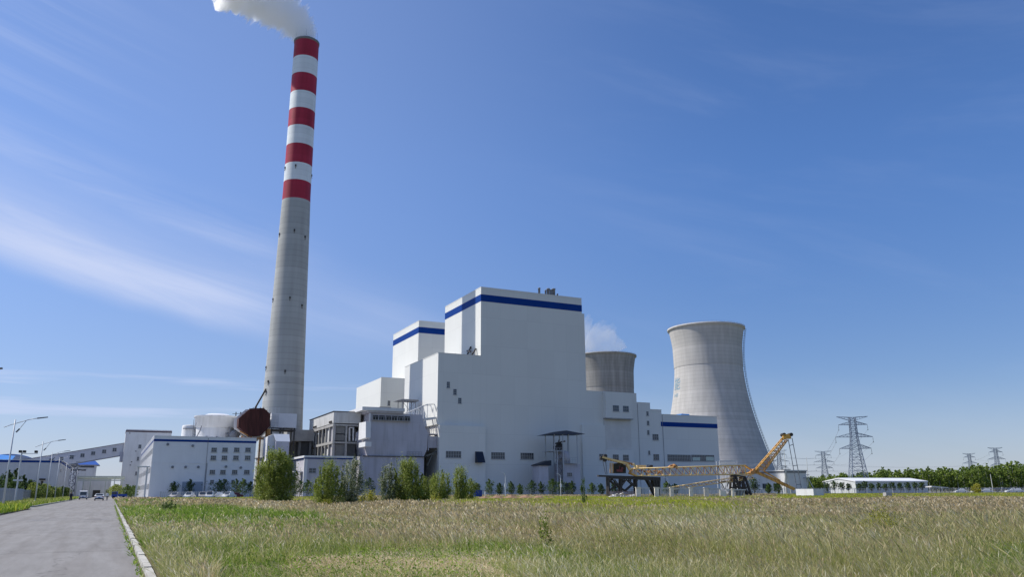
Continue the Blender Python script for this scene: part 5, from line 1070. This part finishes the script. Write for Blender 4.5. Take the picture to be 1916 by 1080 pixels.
# earth mound and scraps
g0 = GD(150, 960); vs = []; nx = 26
m = MB()
for i in range(nx):
    for j in range(6):
        u = i / (nx - 1); v = j / 5; hgt = math.sin(math.pi * u) ** .5 * math.sin(math.pi * v) * (.75 + .25 * math.sin(i * 1.7) + random.uniform(-.06, .06)); p = g0 + rv * ((u - .5) * 17) + fhv * (v - .5) * 5; vs.append((p.x, p.y, .05 + .95 * hgt))
m.add(vs, [(i * 6 + j, (i + 1) * 6 + j, (i + 1) * 6 + j + 1, i * 6 + j + 1) for i in range(nx - 1) for j in range(5)]); o = m.build('earth_mound', soilmat('red_earth', (.33, .2, .13), (.25, .16, .1), .8), origin=tuple(g0)); tag(o, 'low bank of bare reddish earth in front of the lamp post', 'earth mound')

# ------------------------------------------------------------------ smoke and steam
from mathutils import noise as mnoise
def volmat(name, dens, scale, lo, hi, aniso=.1, col=(1, 1, 1), emis=0):
    m = bpy.data.materials.new(name); m.use_nodes = True; t = m.node_tree; t.nodes.clear(); L = t.links.new; out = t.nodes.new('ShaderNodeOutputMaterial'); v = t.nodes.new('ShaderNodeVolumePrincipled'); v.inputs['Color'].default_value = (*col, 1); v.inputs['Anisotropy'].default_value = aniso
    g = t.nodes.new('ShaderNodeNewGeometry'); n = t.nodes.new('ShaderNodeTexNoise'); n.inputs['Scale'].default_value = scale; n.inputs['Detail'].default_value = 5; n.inputs['Roughness'].default_value = .6; L(g.outputs['Position'], n.inputs['Vector'])
    r = t.nodes.new('ShaderNodeMapRange'); r.interpolation_type = 'SMOOTHSTEP'; r.inputs[1].default_value = lo; r.inputs[2].default_value = hi; r.inputs[3].default_value = 0; r.inputs[4].default_value = dens; L(n.outputs[0], r.inputs[0]); L(r.outputs[0], v.inputs['Density']); L(v.outputs[0], out.inputs['Volume']); return m
def plume(name, pts, rad, mat, amp, seg=90, nr=64, label=None, squash=1.0):
    P = [Vector(p) for p in pts]; V = []; ts = np.linspace(0, len(P) - 1, seg)
    def cen(t):
        i = min(int(t), len(P) - 2); f = t - i; a = P[max(i - 1, 0)]; b = P[i]; c = P[i + 1]; d = P[min(i + 2, len(P) - 1)]
        return .5 * ((2 * b) + (c - a) * f + (2 * a - 5 * b + 4 * c - d) * f * f + (3 * b - a - 3 * c + d) * f ** 3)
    for k, t in enumerate(ts):
        c = cen(t); d = (cen(min(t + .05, len(P) - 1)) - cen(max(t - .05, 0))).normalized(); u = d.cross(up).normalized(); v = u.cross(d); r = float(np.interp(t, range(len(rad)), rad)); e = min(1, (len(P) - 1 - t) * 3 + .02)
        for j in range(nr):
            a = 2 * math.pi * j / nr; n = u * math.cos(a) + v * math.sin(a); q = c + n * r; g = min(1, t * 1.6)
            f = mnoise.noise(q / (r * .9)) * .5 + (.5 - abs(mnoise.noise(q / (r * .45)))) * .5 + (.5 - abs(mnoise.noise(q / (r * .2)))) * .22 + (.5 - abs(mnoise.noise(q / (r * .09)))) * .1
            V.append(c + n * r * (1 + amp * g * (f - .2)) * e)
    F = [((k + 1) * nr + j, (k + 1) * nr + (j + 1) % nr, k * nr + (j + 1) % nr, k * nr + j) for k in range(seg - 1) for j in range(nr)]; F += [tuple(range(nr)), tuple((seg - 1) * nr + j for j in range(nr))[::-1]]
    m = MB(); m.add(V, F, 0, True); o = m.build(name, mat, origin=tuple(P[0])); tag(o, label, 'smoke', kind='stuff'); return o
DS = 320.5
plume('smoke_plume', [PD(DS, 571, 80), PD(DS, 567, 61), PD(DS - 1, 548, 39), PD(DS - 3, 520, 14), PD(DS - 5, 488, -14), PD(DS - 7, 452, -46), PD(DS - 10, 390, -110)], [3.6, 4.8, 6.8, 8.8, 10.5, 11.5, 12], volmat('white_smoke', .5, .2, .2, .45, .4), 1.5, seg=130, nr=110, label='thick white smoke blowing left from the chimney mouth')
DT = 787
plume('steam_plume', [PD(DT, 1132, 672), PD(DT, 1122, 655), PD(DT + 5, 1098, 640), PD(DT + 10, 1062, 622), PD(DT + 20, 1015, 610)], [26, 25, 21, 24, 26], volmat('thin_steam', .045, .03, .38, .68, .6), .9, seg=60, label='thin white steam drifting left off the far cooling tower')

# ------------------------------------------------------------------ foliage
L_green = leafmat('bush_leaves', [(0, (.13, .17, .025)), (.45, (.23, .285, .05)), (.8, (.35, .4, .085)), (1, (.54, .57, .24))], trans=.45)
L_silver = leafmat('silver_leaves', [(0, (.08, .11, .04)), (.5, (.17, .21, .09)), (.75, (.32, .35, .21)), (1, (.62, .62, .5))], trans=.4)
L_dark = leafmat('dark_tree_leaves', [(0, (.028, .055, .02)), (.5, (.055, .095, .03)), (1, (.12, .18, .055))])
L_mid = leafmat('young_tree_leaves', [(0, (.05, .09, .02)), (.5, (.09, .15, .035)), (1, (.18, .25, .07))])
L_forest = leafmat('forest_leaves', [(0, (.06, .10, .018)), (.45, (.15, .22, .036)), (.8, (.24, .32, .055)), (1, (.33, .4, .1))], trans=.3)
L_yel = leafmat('yellow_shrub_leaves', [(0, (.16, .17, .02)), (.5, (.34, .34, .04)), (1, (.55, .5, .09))])
def unit(n):
    v = RNG.normal(size=(n, 3)); return v / np.linalg.norm(v, axis=1)[:, None]
def leafquads(Cn, size, asp=.55, upbias=0):
    n = len(Cn); u = unit(n); u[:, 2] += upbias; u /= np.linalg.norm(u, axis=1)[:, None]; w = np.cross(u, unit(n)); w /= np.linalg.norm(w, axis=1)[:, None] + 1e-9
    s = (size * RNG.uniform(.6, 1.35, n))[:, None] if np.isscalar(size) else (size * RNG.uniform(.7, 1.3, n))[:, None]
    V = np.stack([Cn - u * s, Cn + w * s * asp, Cn + u * s, Cn - w * s * asp], 1).reshape(-1, 3); F = np.arange(4 * n).reshape(n, 4); return V, F
def stems_bush(base, H, Wd, nst, nleaf, leaf, size, skirt=.06, lean=0.0):
    """upright many-stemmed shrub: wands fan from the root, side shoots full of leaves fill an egg-shaped body with ragged tops"""
    Cs = []; m = MB(); b = Vector(base)
    def env(t): return float(np.interp(t, [0, .12, .35, .6, .8, .93, 1.0], [.7, .92, 1.0, .86, .58, .32, .1]))
    for k in range(nst):
        a = k * 2.4 + random.uniform(-.4, .4); rr = math.sqrt((k + .5) / nst) * Wd / 2; hh = H * (1 - .45 * (rr / (Wd / 2)) ** 2.2) * random.uniform(.8, 1.06)
        if k == 0: hh = H
        tip = Vector((math.cos(a) * rr * .8 + lean * hh, math.sin(a) * rr * .8, hh)); mid = Vector((math.cos(a) * rr * .8, math.sin(a) * rr * .8, hh * .4)); pr = b
        for i in range(1, 9): t = i / 8; p = b + mid * (2 * t * (1 - t)) + tip * (t * t); m.bar(pr, p, .06 * H / 6 * (1.15 - t), n=5, w2=.06 * H / 6 * (1.05 - t)); pr = p
        nl = int(nleaf * .5 / nst); t = 1 - RNG.uniform(0, 1 - skirt, nl) ** 1.15; t2 = t[:, None]; c = np.array(b)[None] + np.array(mid)[None] * (2 * t2 * (1 - t2)) + np.array(tip)[None] * (t2 ** 2)
        ns = 18; sd = unit(ns); sd[:, 2] = np.abs(sd[:, 2]) * .9; ti = (t * ns * .999).astype(int); q = RNG.uniform(0, 1, nl)[:, None] ** .7; spread = Wd * .13 * (1.15 - t2) + .06
        Cs.append(c + sd[ti] * q * spread + unit(nl) * spread * .3)
    ncl = max(14, int(Wd * H * 3.0)); per = int(nleaf * .5 / ncl)
    for k in range(ncl):
        t = random.uniform(.03, .9); a = random.uniform(0, 6.283); r = Wd / 2 * env(t) * random.uniform(.35, 1.0) ** .6 * (.8 + .25 * math.sin(a * 3 + t * 5)); s = random.uniform(.13, .3) * min(1, Wd / 2.5)
        Cs.append(np.array([b.x + math.cos(a) * r, b.y + math.sin(a) * r, b.z + H * t])[None] + RNG.normal(size=(per, 3)) * np.array([s, s, s * 1.5])[None])
    V, F = leafquads(np.concatenate(Cs), size, .45, .4); V[:, 2] = np.maximum(V[:, 2], .05); return m, V, F
def bush(label, px, D, H, Wd, nst, nleaf, mat, size, group='large shrubs at the far side of the field', **k):
    g = GD(D, px, .05); t = thing('shrub', label, 'shrub', tuple(g), group); m, V, F = stems_bush(g, H, Wd, nst, nleaf, None, size, **k); m.build('stem', bark, t); npmesh('foliage', V, F, mat, t); return t
bush('widest and tallest bushy green shrub, left of the others', 516, 95, 6.5, 6.1, 24, 33000, L_green, .085)
bush('tall narrow wand of the leftmost group behind the widest shrub', 497, 97, 6.9, 1.3, 5, 3500, L_green, .085)
bush('green shrub left half of the pair before the concrete frame', 613, 76, 4.4, 3.3, 14, 14000, L_green, .07)
bush('grey silver leaved shrub right half of the pair before the concrete frame', 656, 78, 4.8, 3.2, 10, 11000, L_silver, .075)
bush('sparse silver leaved poplar before the filter building', 727, 92, 4.7, 2.5, 8, 6000, L_silver, .085)
bush('green pointed shrub before the right part of the filter building', 762, 93, 5.3, 4.5, 16, 21000, L_green, .08)
bush('round low part of green shrub right of the pointed shrub', 789, 95, 3.3, 2.8, 9, 7500, L_green, .08)
bush('pale green shrub left of the last two shrubs', 823, 112, 4.4, 4.1, 13, 14000, L_green, .085)
bush('pointed pale green shrub right of the pale pair', 860, 114, 4.9, 2.9, 9, 9500, L_green, .085)
bush('low pale shrub at the right end of the shrub row', 879, 116, 3.3, 2.5, 8, 4500, L_green, .085)
bush('low yellow orange shrub between the silver shrub and the poplar', 690, 82, 1.5, 2.6, 8, 3500, L_yel, .07, group='low yellow shrubs')
bush('bright yellow weed clump at the foot of the silver shrub', 617, 70, .9, 1.6, 8, 1800, L_yel, .06, group='low yellow shrubs')
bush('yellow clump left of the pale pair of shrubs', 800, 105, 1.0, 3.4, 9, 2600, L_yel, .07, group='low yellow shrubs')
bush('slim dark sapling standing alone right of the stair tower', 1091, 74, 2.7, .7, 4, 1500, L_mid, .055, group='single saplings in the field')
bush('dark green broadleaf bush low in the grass near the road', 321, 62, .95, 1.5, 9, 1500, L_mid, .06, group='single saplings in the field')
bush('broadleaf seedling in the tall grass at bottom centre', 1017, 20.5, 1.05, .36, 4, 420, L_green, .035, group='single saplings in the field')
bush('yellow green weed bush in the tall grass at right', 1640, 23, .95, 1.6, 12, 2600, L_yel, .022, group='single saplings in the field')
bush('greenish round bush among the cars at far right', 1825, 285, 3.4, 4.2, 9, 2500, L_yel, .16, group='low yellow shrubs')

def tree_data(base, H, Wd, nleaf, size, trunk_frac=.3, pointy=.5, nl=10):
    b = Vector(base); m = MB(); m.bar(b, b + up * H * .93, H * .03, n=7, w2=H * .008, smooth=True); Cs = []
    for i in range(nl):
        z = trunk_frac + (1 - trunk_frac) * (i + .3) / nl; rel = (z - trunk_frac) / (1 - trunk_frac); rad = Wd / 2 * (math.sin(math.pi * min(1, rel * .8 + .22)) ** .6) * (1 - pointy * rel) * random.uniform(.75, 1.1); a = i * 2.4 + random.random()
        p = b + up * (H * z * .92); q = p + Vector((math.cos(a) * rad, math.sin(a) * rad, rad * .55)); m.bar(p, q, H * .011, n=5, w2=H * .004)
        for (c, s, k) in ((q, rad * .5, .5), (p.lerp(q, .45), rad * .55, .5)): n = max(8, int(nleaf / nl * k)); Cs.append(np.array(c)[None] + RNG.normal(size=(n, 3)) * np.array([s * .5, s * .5, s * .62])[None])
    V, F = leafquads(np.concatenate(Cs), size, .6); return m, V, F
def tree(name, label, loc, H, Wd, nleaf, mat, size, group, bk=bark, **k):
    t = thing(name, label, 'tree', tuple(loc), group); m, V, F = tree_data(loc, H, Wd, nleaf, size, **k); m.build('trunk', bk, t); npmesh('crown', V, F, mat, t); return t
GRP = 'young trees planted along the plant edge'
def rel(i): return ['slightly taller', 'slightly thinner', 'round', 'narrow'][i % 4]
row = [(239, 905, 'dark cone shaped young tree left of the office block'), (298, 898, 'first young tree in front of the office block, by the white posts'), (313, 899, 'second young tree from left before the office block'), (327, 898, 'third young tree from left before the office block'), (357, 895, 'fourth young tree from left, before the roller shutter'),
       (385, 897, 'fifth young tree from left, before the office drainpipe'), (411, 890, 'darkest fullest young tree below the office windows'), (420, 897, 'young tree touching the right side of the darkest one'), (443, 897, 'young tree below the third column of office windows'), (455, 896, 'young tree below the fourth column of office windows'), (470, 901, 'young tree just left of the widest shrub'),
       (562, 893, 'young tree between the widest shrub and the pump house'), (576, 900, 'small young tree before the pump house'), (692, 893, 'slim young tree right of the silver shrub'), (892, 899, 'small dark young tree above the blue container'), (915, 893, 'pointed young tree between blue container and lamp post'), (935, 900, 'young tree just left of the white lamp post'),
       (956, 898, 'young tree just right of the white lamp post'), (973, 900, 'second young tree right of the lamp post'), (995, 895, 'tallest young tree right of the lamp post'), (1012, 900, 'young tree before the left shed of the stair tower'), (1033, 897, 'young tree in front of the stair flights'), (1050, 900, 'pale young tree left of the dark doorway'), (1070, 900, 'young tree right of the dark doorway'),
       (1107, 903, 'left of two young trees before the turbine house'), (1124, 903, 'right of two young trees before the turbine house'), (1150, 902, 'young tree seen through the big trestle'), (1247, 898, 'young tree right of the big trestle'), (1262, 905, 'small young tree under the crane boom'), (1410, 896, 'slim green tree left of the workshop wall'), (1437, 902, 'left small tree before the workshop wall'), (1454, 902, 'right small tree before the workshop wall')]
for i, (px, yt, lab) in enumerate(row):
    D = 228 + (i * 7) % 9; p = PD(D, px, yt - 1.5); H = p.z * random.uniform(.85, 1.1); tree('young_tree', lab, GD(D, px), H, H * .62 * random.uniform(.85, 1.15), 900, L_dark if i % 3 else L_mid, .16, GRP, trunk_frac=.2, pointy=.55)
row2 = [1547, 1560, 1574, 1586, 1606, 1617, 1630, 1643, 1655, 1668, 1682, 1697, 1711, 1724]
for i, px in enumerate(row2):
    lab = ['leftmost', 'second', 'third', 'fourth'][i] + ' round tree against the white gable of the warehouse' if i < 4 else ['first', 'second', 'third', 'fourth', 'fifth', 'sixth', 'seventh', 'eighth', 'ninth', 'last'][i - 4] + ' tree from left along the shaded long wall of the warehouse'
    H = random.uniform(3.7, 4.5) if i not in (1, 5) else 4.9; tree('round_tree', lab, GD(304 + i % 3, px), H, H * random.uniform(.42, .54), 800, L_dark, .17, 'round trees along the warehouse', trunk_frac=.34, pointy=.1)
# trees and shrubs behind the left palisade
for i, (px, yt, D, w, mt, lab) in enumerate([(-8, 888, 150, 1.2, L_dark, 'tree cut by the left edge of the photo behind the palisade'), (14, 874, 165, .55, L_dark, 'tall dark tree behind the nearest full lamp post'), (28, 871, 172, .5, L_dark, 'tall dark tree right of the nearest full lamp post'), (20, 893, 160, 1.1, L_mid, 'wide dark tree low between the two tall ones'),
        (44, 884, 168, .55, L_dark, 'narrow dark tree beside the short post'), (58, 895, 172, .9, L_dark, 'dark round tree left of the second lamp post'), (66, 901, 166, 1.0, L_green, 'light green bushy tree behind the second lamp post'), (73, 902, 178, .9, L_mid, 'green tree right of the second lamp post'), (86, 905, 185, 1.3, L_green, 'light green low tree between second and third lamps'),
        (97, 909, 200, 1.0, L_mid, 'green low tree by the third lamp post'), (107, 910, 215, 1.1, L_green, 'low green tree by the fourth lamp post'), (120, 908, 240, .8, L_mid, 'small tree before the long shed corner'), (127, 911, 262, 1.0, L_green, 'small light tree by the shed side wall')]):
    p = PD(D, px, yt); tree('verge_tree', lab, GD(D, px), p.z, p.z * w * .75, 2600, mt, .13, 'trees behind the left palisade', trunk_frac=.08, pointy=.45, nl=14)
for i, (px, yt, D) in enumerate([(219, 905, 300), (226, 908, 306), (213, 909, 310), (246, 910, 262), (252, 908, 268)]):
    p = PD(D, px, yt); tree('young_tree', ['pale thin tree left of the cone shaped tree', 'second pale tree left of the cone shaped tree', 'low tree beside the pipe rack right post', 'bare looking sapling right of the cone shaped tree', 'sapling beside the white portal posts'][i], GD(D, px), p.z, p.z * .8, 1200, L_green if i < 3 else L_mid, .16, 'pale trees at the road end', trunk_frac=.1, pointy=.3)
# dark trees between workshop and warehouse
for i, (px, yt, D, w) in enumerate([(1500, 905, 330, 1.2), (1513, 893, 345, .9), (1526, 894, 345, .9), (1536, 896, 350, 1.0), (1549, 899, 420, 1.2)]):
    p = PD(D, px, yt); tree('background_tree', ['low tree right behind the workshop', 'first tree between workshop and warehouse', 'second tree between workshop and warehouse', 'third tree touching the warehouse left end', 'tree behind the warehouse left end'][i], GD(D, px), p.z, p.z * w, 2200, L_forest, .3, 'trees between workshop and warehouse', trunk_frac=.05, pointy=.2, nl=12)
# the forest: a dense poplar wood too far off to count
FC = []; FS = []; tm = MB()
top = [(1530, 892), (1560, 890), (1590, 889), (1600, 886), (1640, 884), (1655, 877), (1680, 882), (1720, 880), (1745, 879), (1770, 877), (1800, 878), (1840, 872), (1870, 874), (1885, 871), (1900, 867), (1916, 872), (2050, 868)]
for k in range(520):
    px = random.uniform(1535, 2080); rowd = random.random() ** 1.4; D = 520 + rowd * 70; yt = float(np.interp(px, [t_[0] for t_ in top], [t_[1] for t_ in top])) + random.uniform(0, 5) + (1 - rowd) * random.uniform(-1, 4); H = PD(D, px, yt).z * random.uniform(.9, 1.2); g = GD(D, px); Wt = random.uniform(4.5, 8.5)
    tm.bar(g, g + up * H * .8, .35, n=5, w2=.1)
    ncl = 9
    for c in range(ncl):
        z = H * (.16 + .8 * (c + random.random()) / ncl); rr = Wt / 2 * (1.05 - .75 * (z / H) ** 2); a = random.uniform(0, 6.28); q = rr * random.uniform(.2, .85); n = 26; s = rr * .5
        FC.append(np.array([g.x + math.cos(a) * q, g.y + math.sin(a) * q, z])[None] + RNG.normal(size=(n, 3)) * np.array([s, s, s * .9])[None] * .55)
FCa = np.concatenate(FC); V, F = leafquads(FCa, .5, .7); fo = npmesh('forest', V, F, L_forest, origin=tuple(GD(550, 1750))); tag(fo, 'dense green poplar wood along the right horizon', 'forest', kind='stuff')
fo2 = tm.build('forest_trunks', barkp, fo); tag(fo2, kind='stuff')

# ------------------------------------------------------------------ grasses of the field
G_tan = leafmat('dry_grass', [(0, (.32, .31, .11)), (.4, (.48, .44, .19)), (.7, (.6, .54, .28)), (.92, (.74, .67, .42)), (1, (.88, .82, .6))], trans=.5, spec=.05)
G_pink = leafmat('seed_grass', [(0, (.34, .27, .13)), (.5, (.53, .415, .23)), (.85, (.66, .53, .33)), (1, (.82, .72, .5))], trans=.5, spec=.05)
G_olive = leafmat('olive_grass', [(0, (.2, .24, .04)), (.5, (.33, .375, .085)), (.85, (.46, .47, .14)), (1, (.62, .6, .27))], trans=.5, spec=.05)
G_green = leafmat('green_grass', [(0, (.10, .18, .018)), (.5, (.19, .31, .035)), (.85, (.31, .42, .07)), (1, (.48, .52, .18))], trans=.5, spec=.08)
G_yel = leafmat('yellow_green_weed', [(0, (.29, .35, .03)), (.5, (.46, .51, .05)), (.9, (.62, .61, .09)), (1, (.72, .66, .2))], trans=.5, spec=.05)
G_straw = leafmat('dead_straw', [(0, (.52, .4, .22)), (.5, (.72, .58, .36)), (1, (.88, .76, .54))], trans=.2, spec=.05)
def vnoise(x, y, s, seed=0):
    return (np.sin(x / s * 1.3 + seed + 1.7 * np.sin(y / s * .7 + seed)) + np.sin(y / s * 1.1 - seed * 2 + 1.4 * np.sin(x / s * .9 + 2 * seed)) + np.sin((x + y) / s * .6 + seed * 3)) / 3
def blades(x, y, h, w, lean, lj=.25, segs=2, head=0.0, z0=.08):
    """tapered bent blades facing all ways; lean is towards screen left (wind)"""
    n = len(x); ang = RNG.uniform(0, np.pi, n); fx, fy = np.cos(ang) * w / 2, np.sin(ang) * w / 2
    lx = -rv.x * lean * h + RNG.normal(size=n) * lj * h; ly = -rv.y * lean * h + RNG.normal(size=n) * lj * h
    R = []
    prof = [(0, 1.0), (.5, .8), (1, .12)] if segs == 2 else [(0, 1.0), (1, .15)]
    if head: prof = [(0, .5), (.76, .4), (.87, head), (1, .3)]
    for t, k in prof:
        c = np.stack([x + lx * t ** 1.7, y + ly * t ** 1.7, z0 + h * t * (1 - .12 * t * (lean + .3))], -1); f = np.stack([fx * k, fy * k, np.zeros(n)], -1); R.append(c - f); R.append(c + f)
    V = np.stack(R, 1); k = len(prof); b = (np.arange(n) * 2 * k)[:, None]; F = np.concatenate([b + np.array([[2 * i, 2 * i + 1, 2 * i + 3, 2 * i + 2]]) for i in range(k - 1)], 1).reshape(-1, 4)
    return V.reshape(-1, 3), F
def merge(L):
    Vs, Fs, o = [], [], 0
    for V, F in L: Vs.append(V); Fs.append(F + o); o += len(V)
    return np.concatenate(Vs), np.concatenate(Fs)
K = {k: [] for k in 'tpogys'}
def scatter(D0, D1, dens, margin=1.25, umin=-.72, umax=.74):
    area = (D1 ** 2 - D0 ** 2) / 2 * (umax - umin); n = int(area * dens); D = np.sqrt(RNG.uniform(D0 ** 2, D1 ** 2, n)); u = RNG.uniform(umin, umax, n); lat = u * D
    return lat * rv.x + D * fhv.x, lat * rv.y + D * fhv.y, D, u
for (D0, D1, dens, ws) in [(8, 16, 600, .62), (16, 28, 380, .66), (28, 50, 120, .8), (50, 90, 40, .9), (90, 150, 13, 1.1), (150, 262, 4.5, 1.3)]:
    x, y, D, u = scatter(D0, D1, dens); ok = (x > .99) & (y < 240); x, y, D, u = x[ok], y[ok], D[ok], u[ok]; n = len(x); r = RNG.uniform(0, 1, n)
    n6 = vnoise(x, y, 9, 12.7); n1 = vnoise(x, y, 5.5, 1.3); n2 = vnoise(x, y, 14, 4.1); n3 = vnoise(x, y, 2.2, 7.7); w = ws * np.clip(D, 12, 400) * .00105; fl = np.clip(30 / D, .35, 1)
    # zones, from the plan of the field: short green herbs by the road, straw patch, pale tall grass, yellow-green weeds beyond
    sc = 958 + u * 1538                                               # bearing, for laying out the plan
    gr = (x < 9 + 2.5 * n2 + np.clip(D - 30, 0, 60) * .03) & (D < 150)
    gr |= (D < 26.5 + 2.5 * n1) & (sc < 900 + 70 * n1) & (D > 13)
    gr |= (D < 22) & (sc > 1530 + 120 * n1) & (n3 > -.1) & (D > 12)
    n4 = vnoise(x, y, .8, 2.2); straw = (D < 19.6 + .9 * n1 + .9 * n3 + 1.1 * n4) & (sc > 520 + 60 * n1) & (sc < 960 + 60 * n3) & (D > 10)
    straw |= (D < 17.2 + .8 * n3) & (sc > 420) & (sc < 560) & (n1 > -.1)
    n5 = RNG.normal(size=n); yel = (D > 58 + 9 * n2 + 4 * n1 + 5 * n5) & (D < 190) & (sc > 780 + 50 * n2 + 22 * n5) & (sc < 1430 + 60 * n2 + 60 * n5)
    yel |= (D > 105 + 14 * n2) & (sc > 1450); yel |= (D > 95) & (sc > 480) & (sc < 620); yel |= (D > 140) & (sc > 300) & (sc < 500)
    pinkz = (D > 34) | (n2 + n1 * .6 > .45)
    gr &= ~((n3 * .7 + n1 * .5 + n4 * .45 > .42) & (RNG.uniform(0, 1, n) < .8)); gr &= ~straw; yel &= ~gr
    bare = (vnoise(x, y, 3.1, 9.9) + .6 * n4 > .9) & (D < 60) & (RNG.uniform(0, 1, n) < .85); r = np.where((n6 + .5 * n3 > .55) & (r < .72), np.clip(r + .45, 0, .99), r); r = np.where((n6 + .5 * n3 < -.6) & (r > .5), r * .5, r); rest = ~(gr | straw | yel | bare)
    def put(key, mask, h, wm, lean, **k):
        if mask.any(): K[key].append(blades(x[mask], y[mask], h[mask] if hasattr(h, '__len__') else np.full(mask.sum(), h), w[mask] * wm, lean, **k))
    hv = RNG.uniform(.4, 1.25, n)
    put('g', gr & (r < .6), np.where(D > 42, .42, .2) * hv * (1 + .5 * n3 + .3 * n4) + .05, 1.2, .1, lj=.5); put('o', gr & (r >= .6) & (r < .82), .32 * hv * (1 + .3 * n1), .9, .2, lj=.4); put('t', gr & (r > .86), .42 * hv, .7, .2, lj=.4, head=1.8)
    put('s', straw & (r < .62), .12 * hv + .04, 1.2, .7, lj=1.1); put('t', straw & (r >= .62) & (r < .72), .3 * hv, .8, .4, lj=.5); put('g', straw & (r > .72), .17 * hv, 1.3, .2, lj=.5)
    tall = np.where((x < 12) & (D < 60), .36, np.where(D > 130, .42, .6)) * hv * (1 + .26 * n1 + .14 * n4 + .18 * n6)
    put('o', rest & (r < .38), tall * .7, 1.1, .12, lj=.4); put('t', rest & (r >= .38) & (r < .72), tall * .9, .75, .2, lj=.42)
    sd_ = rest & (r >= .72); put('p', sd_ & (pinkz | (r > .92)), tall * 1.03, .8, .22, lj=.33, head=2.4); put('t', sd_ & ~pinkz & (r <= .92), tall * 1.0, .75, .25, lj=.34, head=2.1)
    hy = RNG.uniform(.5, .95, n); r = np.clip(r + .25 * (vnoise(x, y, 7, 3.3) + vnoise(x, y, 2.5, 8.3)) , 0, 1); hy = hy * np.where(D > 115, .55, .9); put('y', yel & (r < .68), hy * .78, 1.25, .2, lj=.3); put('o', yel & (r >= .68) & (r < .9), hy * .7, .9, .35); put('p', yel & (r >= .9), hy * .8, .7, .4, head=1.6)
x, y, D, u = scatter(14, 20.6, 620, umin=-.36, umax=.03); sc = 958 + u * 1538; n1 = vnoise(x, y, 2.6, 1.1); n2 = vnoise(x, y, .9, 6.3); ok = (D < 18.9 + 1.0 * n1 + .8 * n2) & (sc > 530 + 50 * n1) & (n2 + n1 * .6 > -.75) & (x > 1.2); x, y = x[ok], y[ok]; n = len(x); K['s'].append(blades(x, y, RNG.uniform(.05, .16, n), np.full(n, .022), .5, lj=1.5))
# scattered tall stalks near the camera
x, y, D, u = scatter(9, 40, 1.3); ok = (x > 9) & (u > -.1); x, y = x[ok], y[ok]; n = len(x); K['t'].append(blades(x, y, RNG.uniform(.8, 1.1, n), np.full(n, .011), .5, lj=.22, head=1.9)); 
x, y, D, u = scatter(9, 30, .35); ok = (x > 9) & (u > -.05); x, y = x[ok], y[ok]; n = len(x); K['o'].append(blades(x, y, RNG.uniform(.8, 1.15, n), np.full(n, .012), .35, lj=.15, head=1.3))
# left verges
for (x0, x1, y0, y1, dens, key, hh) in [(-12.8, -7.3, 20, 99, 50, 'g', .55), (-12.8, -7.3, 20, 99, 16, 'y', .6), (-14.3, -8.3, 113, 285, 10, 'o', .6), (-14.3, -8.3, 113, 285, 8, 'g', .5), (-40, -13.2, 60, 285, 1.2, 'o', .8)]:
    n = int((x1 - x0) * (y1 - y0) * dens); x = RNG.uniform(x0, x1, n); y = RNG.uniform(y0, y1, n); K[key].append(blades(x, y, hh * RNG.uniform(.5, 1.2, n), np.full(n, .05) + y * .0004, .15, lj=.3))
# tufts and dead stalks in the kerb gutter
n = 700; y = RNG.uniform(14, 120, n); y = y - (np.floor(y * .7) % 2) * .5; x = .72 - np.abs(RNG.normal(size=n)) * .06; K['g'].append(blades(x, y, RNG.uniform(.03, .12, n), np.full(n, .03), .3, lj=.9, z0=.02))
org = tuple(GD(40, 1000))
for key, nm, mt, lab in [('t', 'dry_grass', G_tan, 'pale dry grass stalks leaning across the field'), ('p', 'seed_grass', G_pink, 'pinkish brown grass seed heads across the field'), ('o', 'olive_grass', G_olive, 'olive green blades under the dry grass'), ('g', 'green_grass', G_green, 'short fresh green grass by the road'), ('y', 'yellow_weeds', G_yel, 'yellow green weeds at the far side of the field'), ('s', 'dead_straw', G_straw, 'flat bleached straw patch at bottom centre')]:
    V, F = merge(K[key]); o = npmesh(nm, V, F, mt, origin=org); tag(o, lab, 'grass', kind='stuff'); print(nm, len(F))
# broad leaved herbs mixed in the green patches
x, y, D, u = scatter(11, 70, 16); n1 = vnoise(x, y, 1.6, 5.5); ok = (((x > 1.2) & (x < 10)) | ((x > 1.2) & (D < 22) & (u < -.02) & (D > 16.5))) & (n1 > -.25); x, y, D = x[ok], y[ok], D[ok]; n = len(x); rep = 9
Cn = np.stack([np.repeat(x, rep), np.repeat(y, rep), np.zeros(n * rep)], -1) + RNG.normal(size=(n * rep, 3)) * np.array([.11, .11, .0]); Cn[:, 2] = RNG.uniform(.1, .32, n * rep); V, F = leafquads(Cn, np.repeat(.012 + D * .00065, rep), .6)
o = npmesh('herb_leaves', V, F, G_green, origin=org); tag(o, 'broad leaved green herbs in the short grass', 'weeds', kind='stuff')
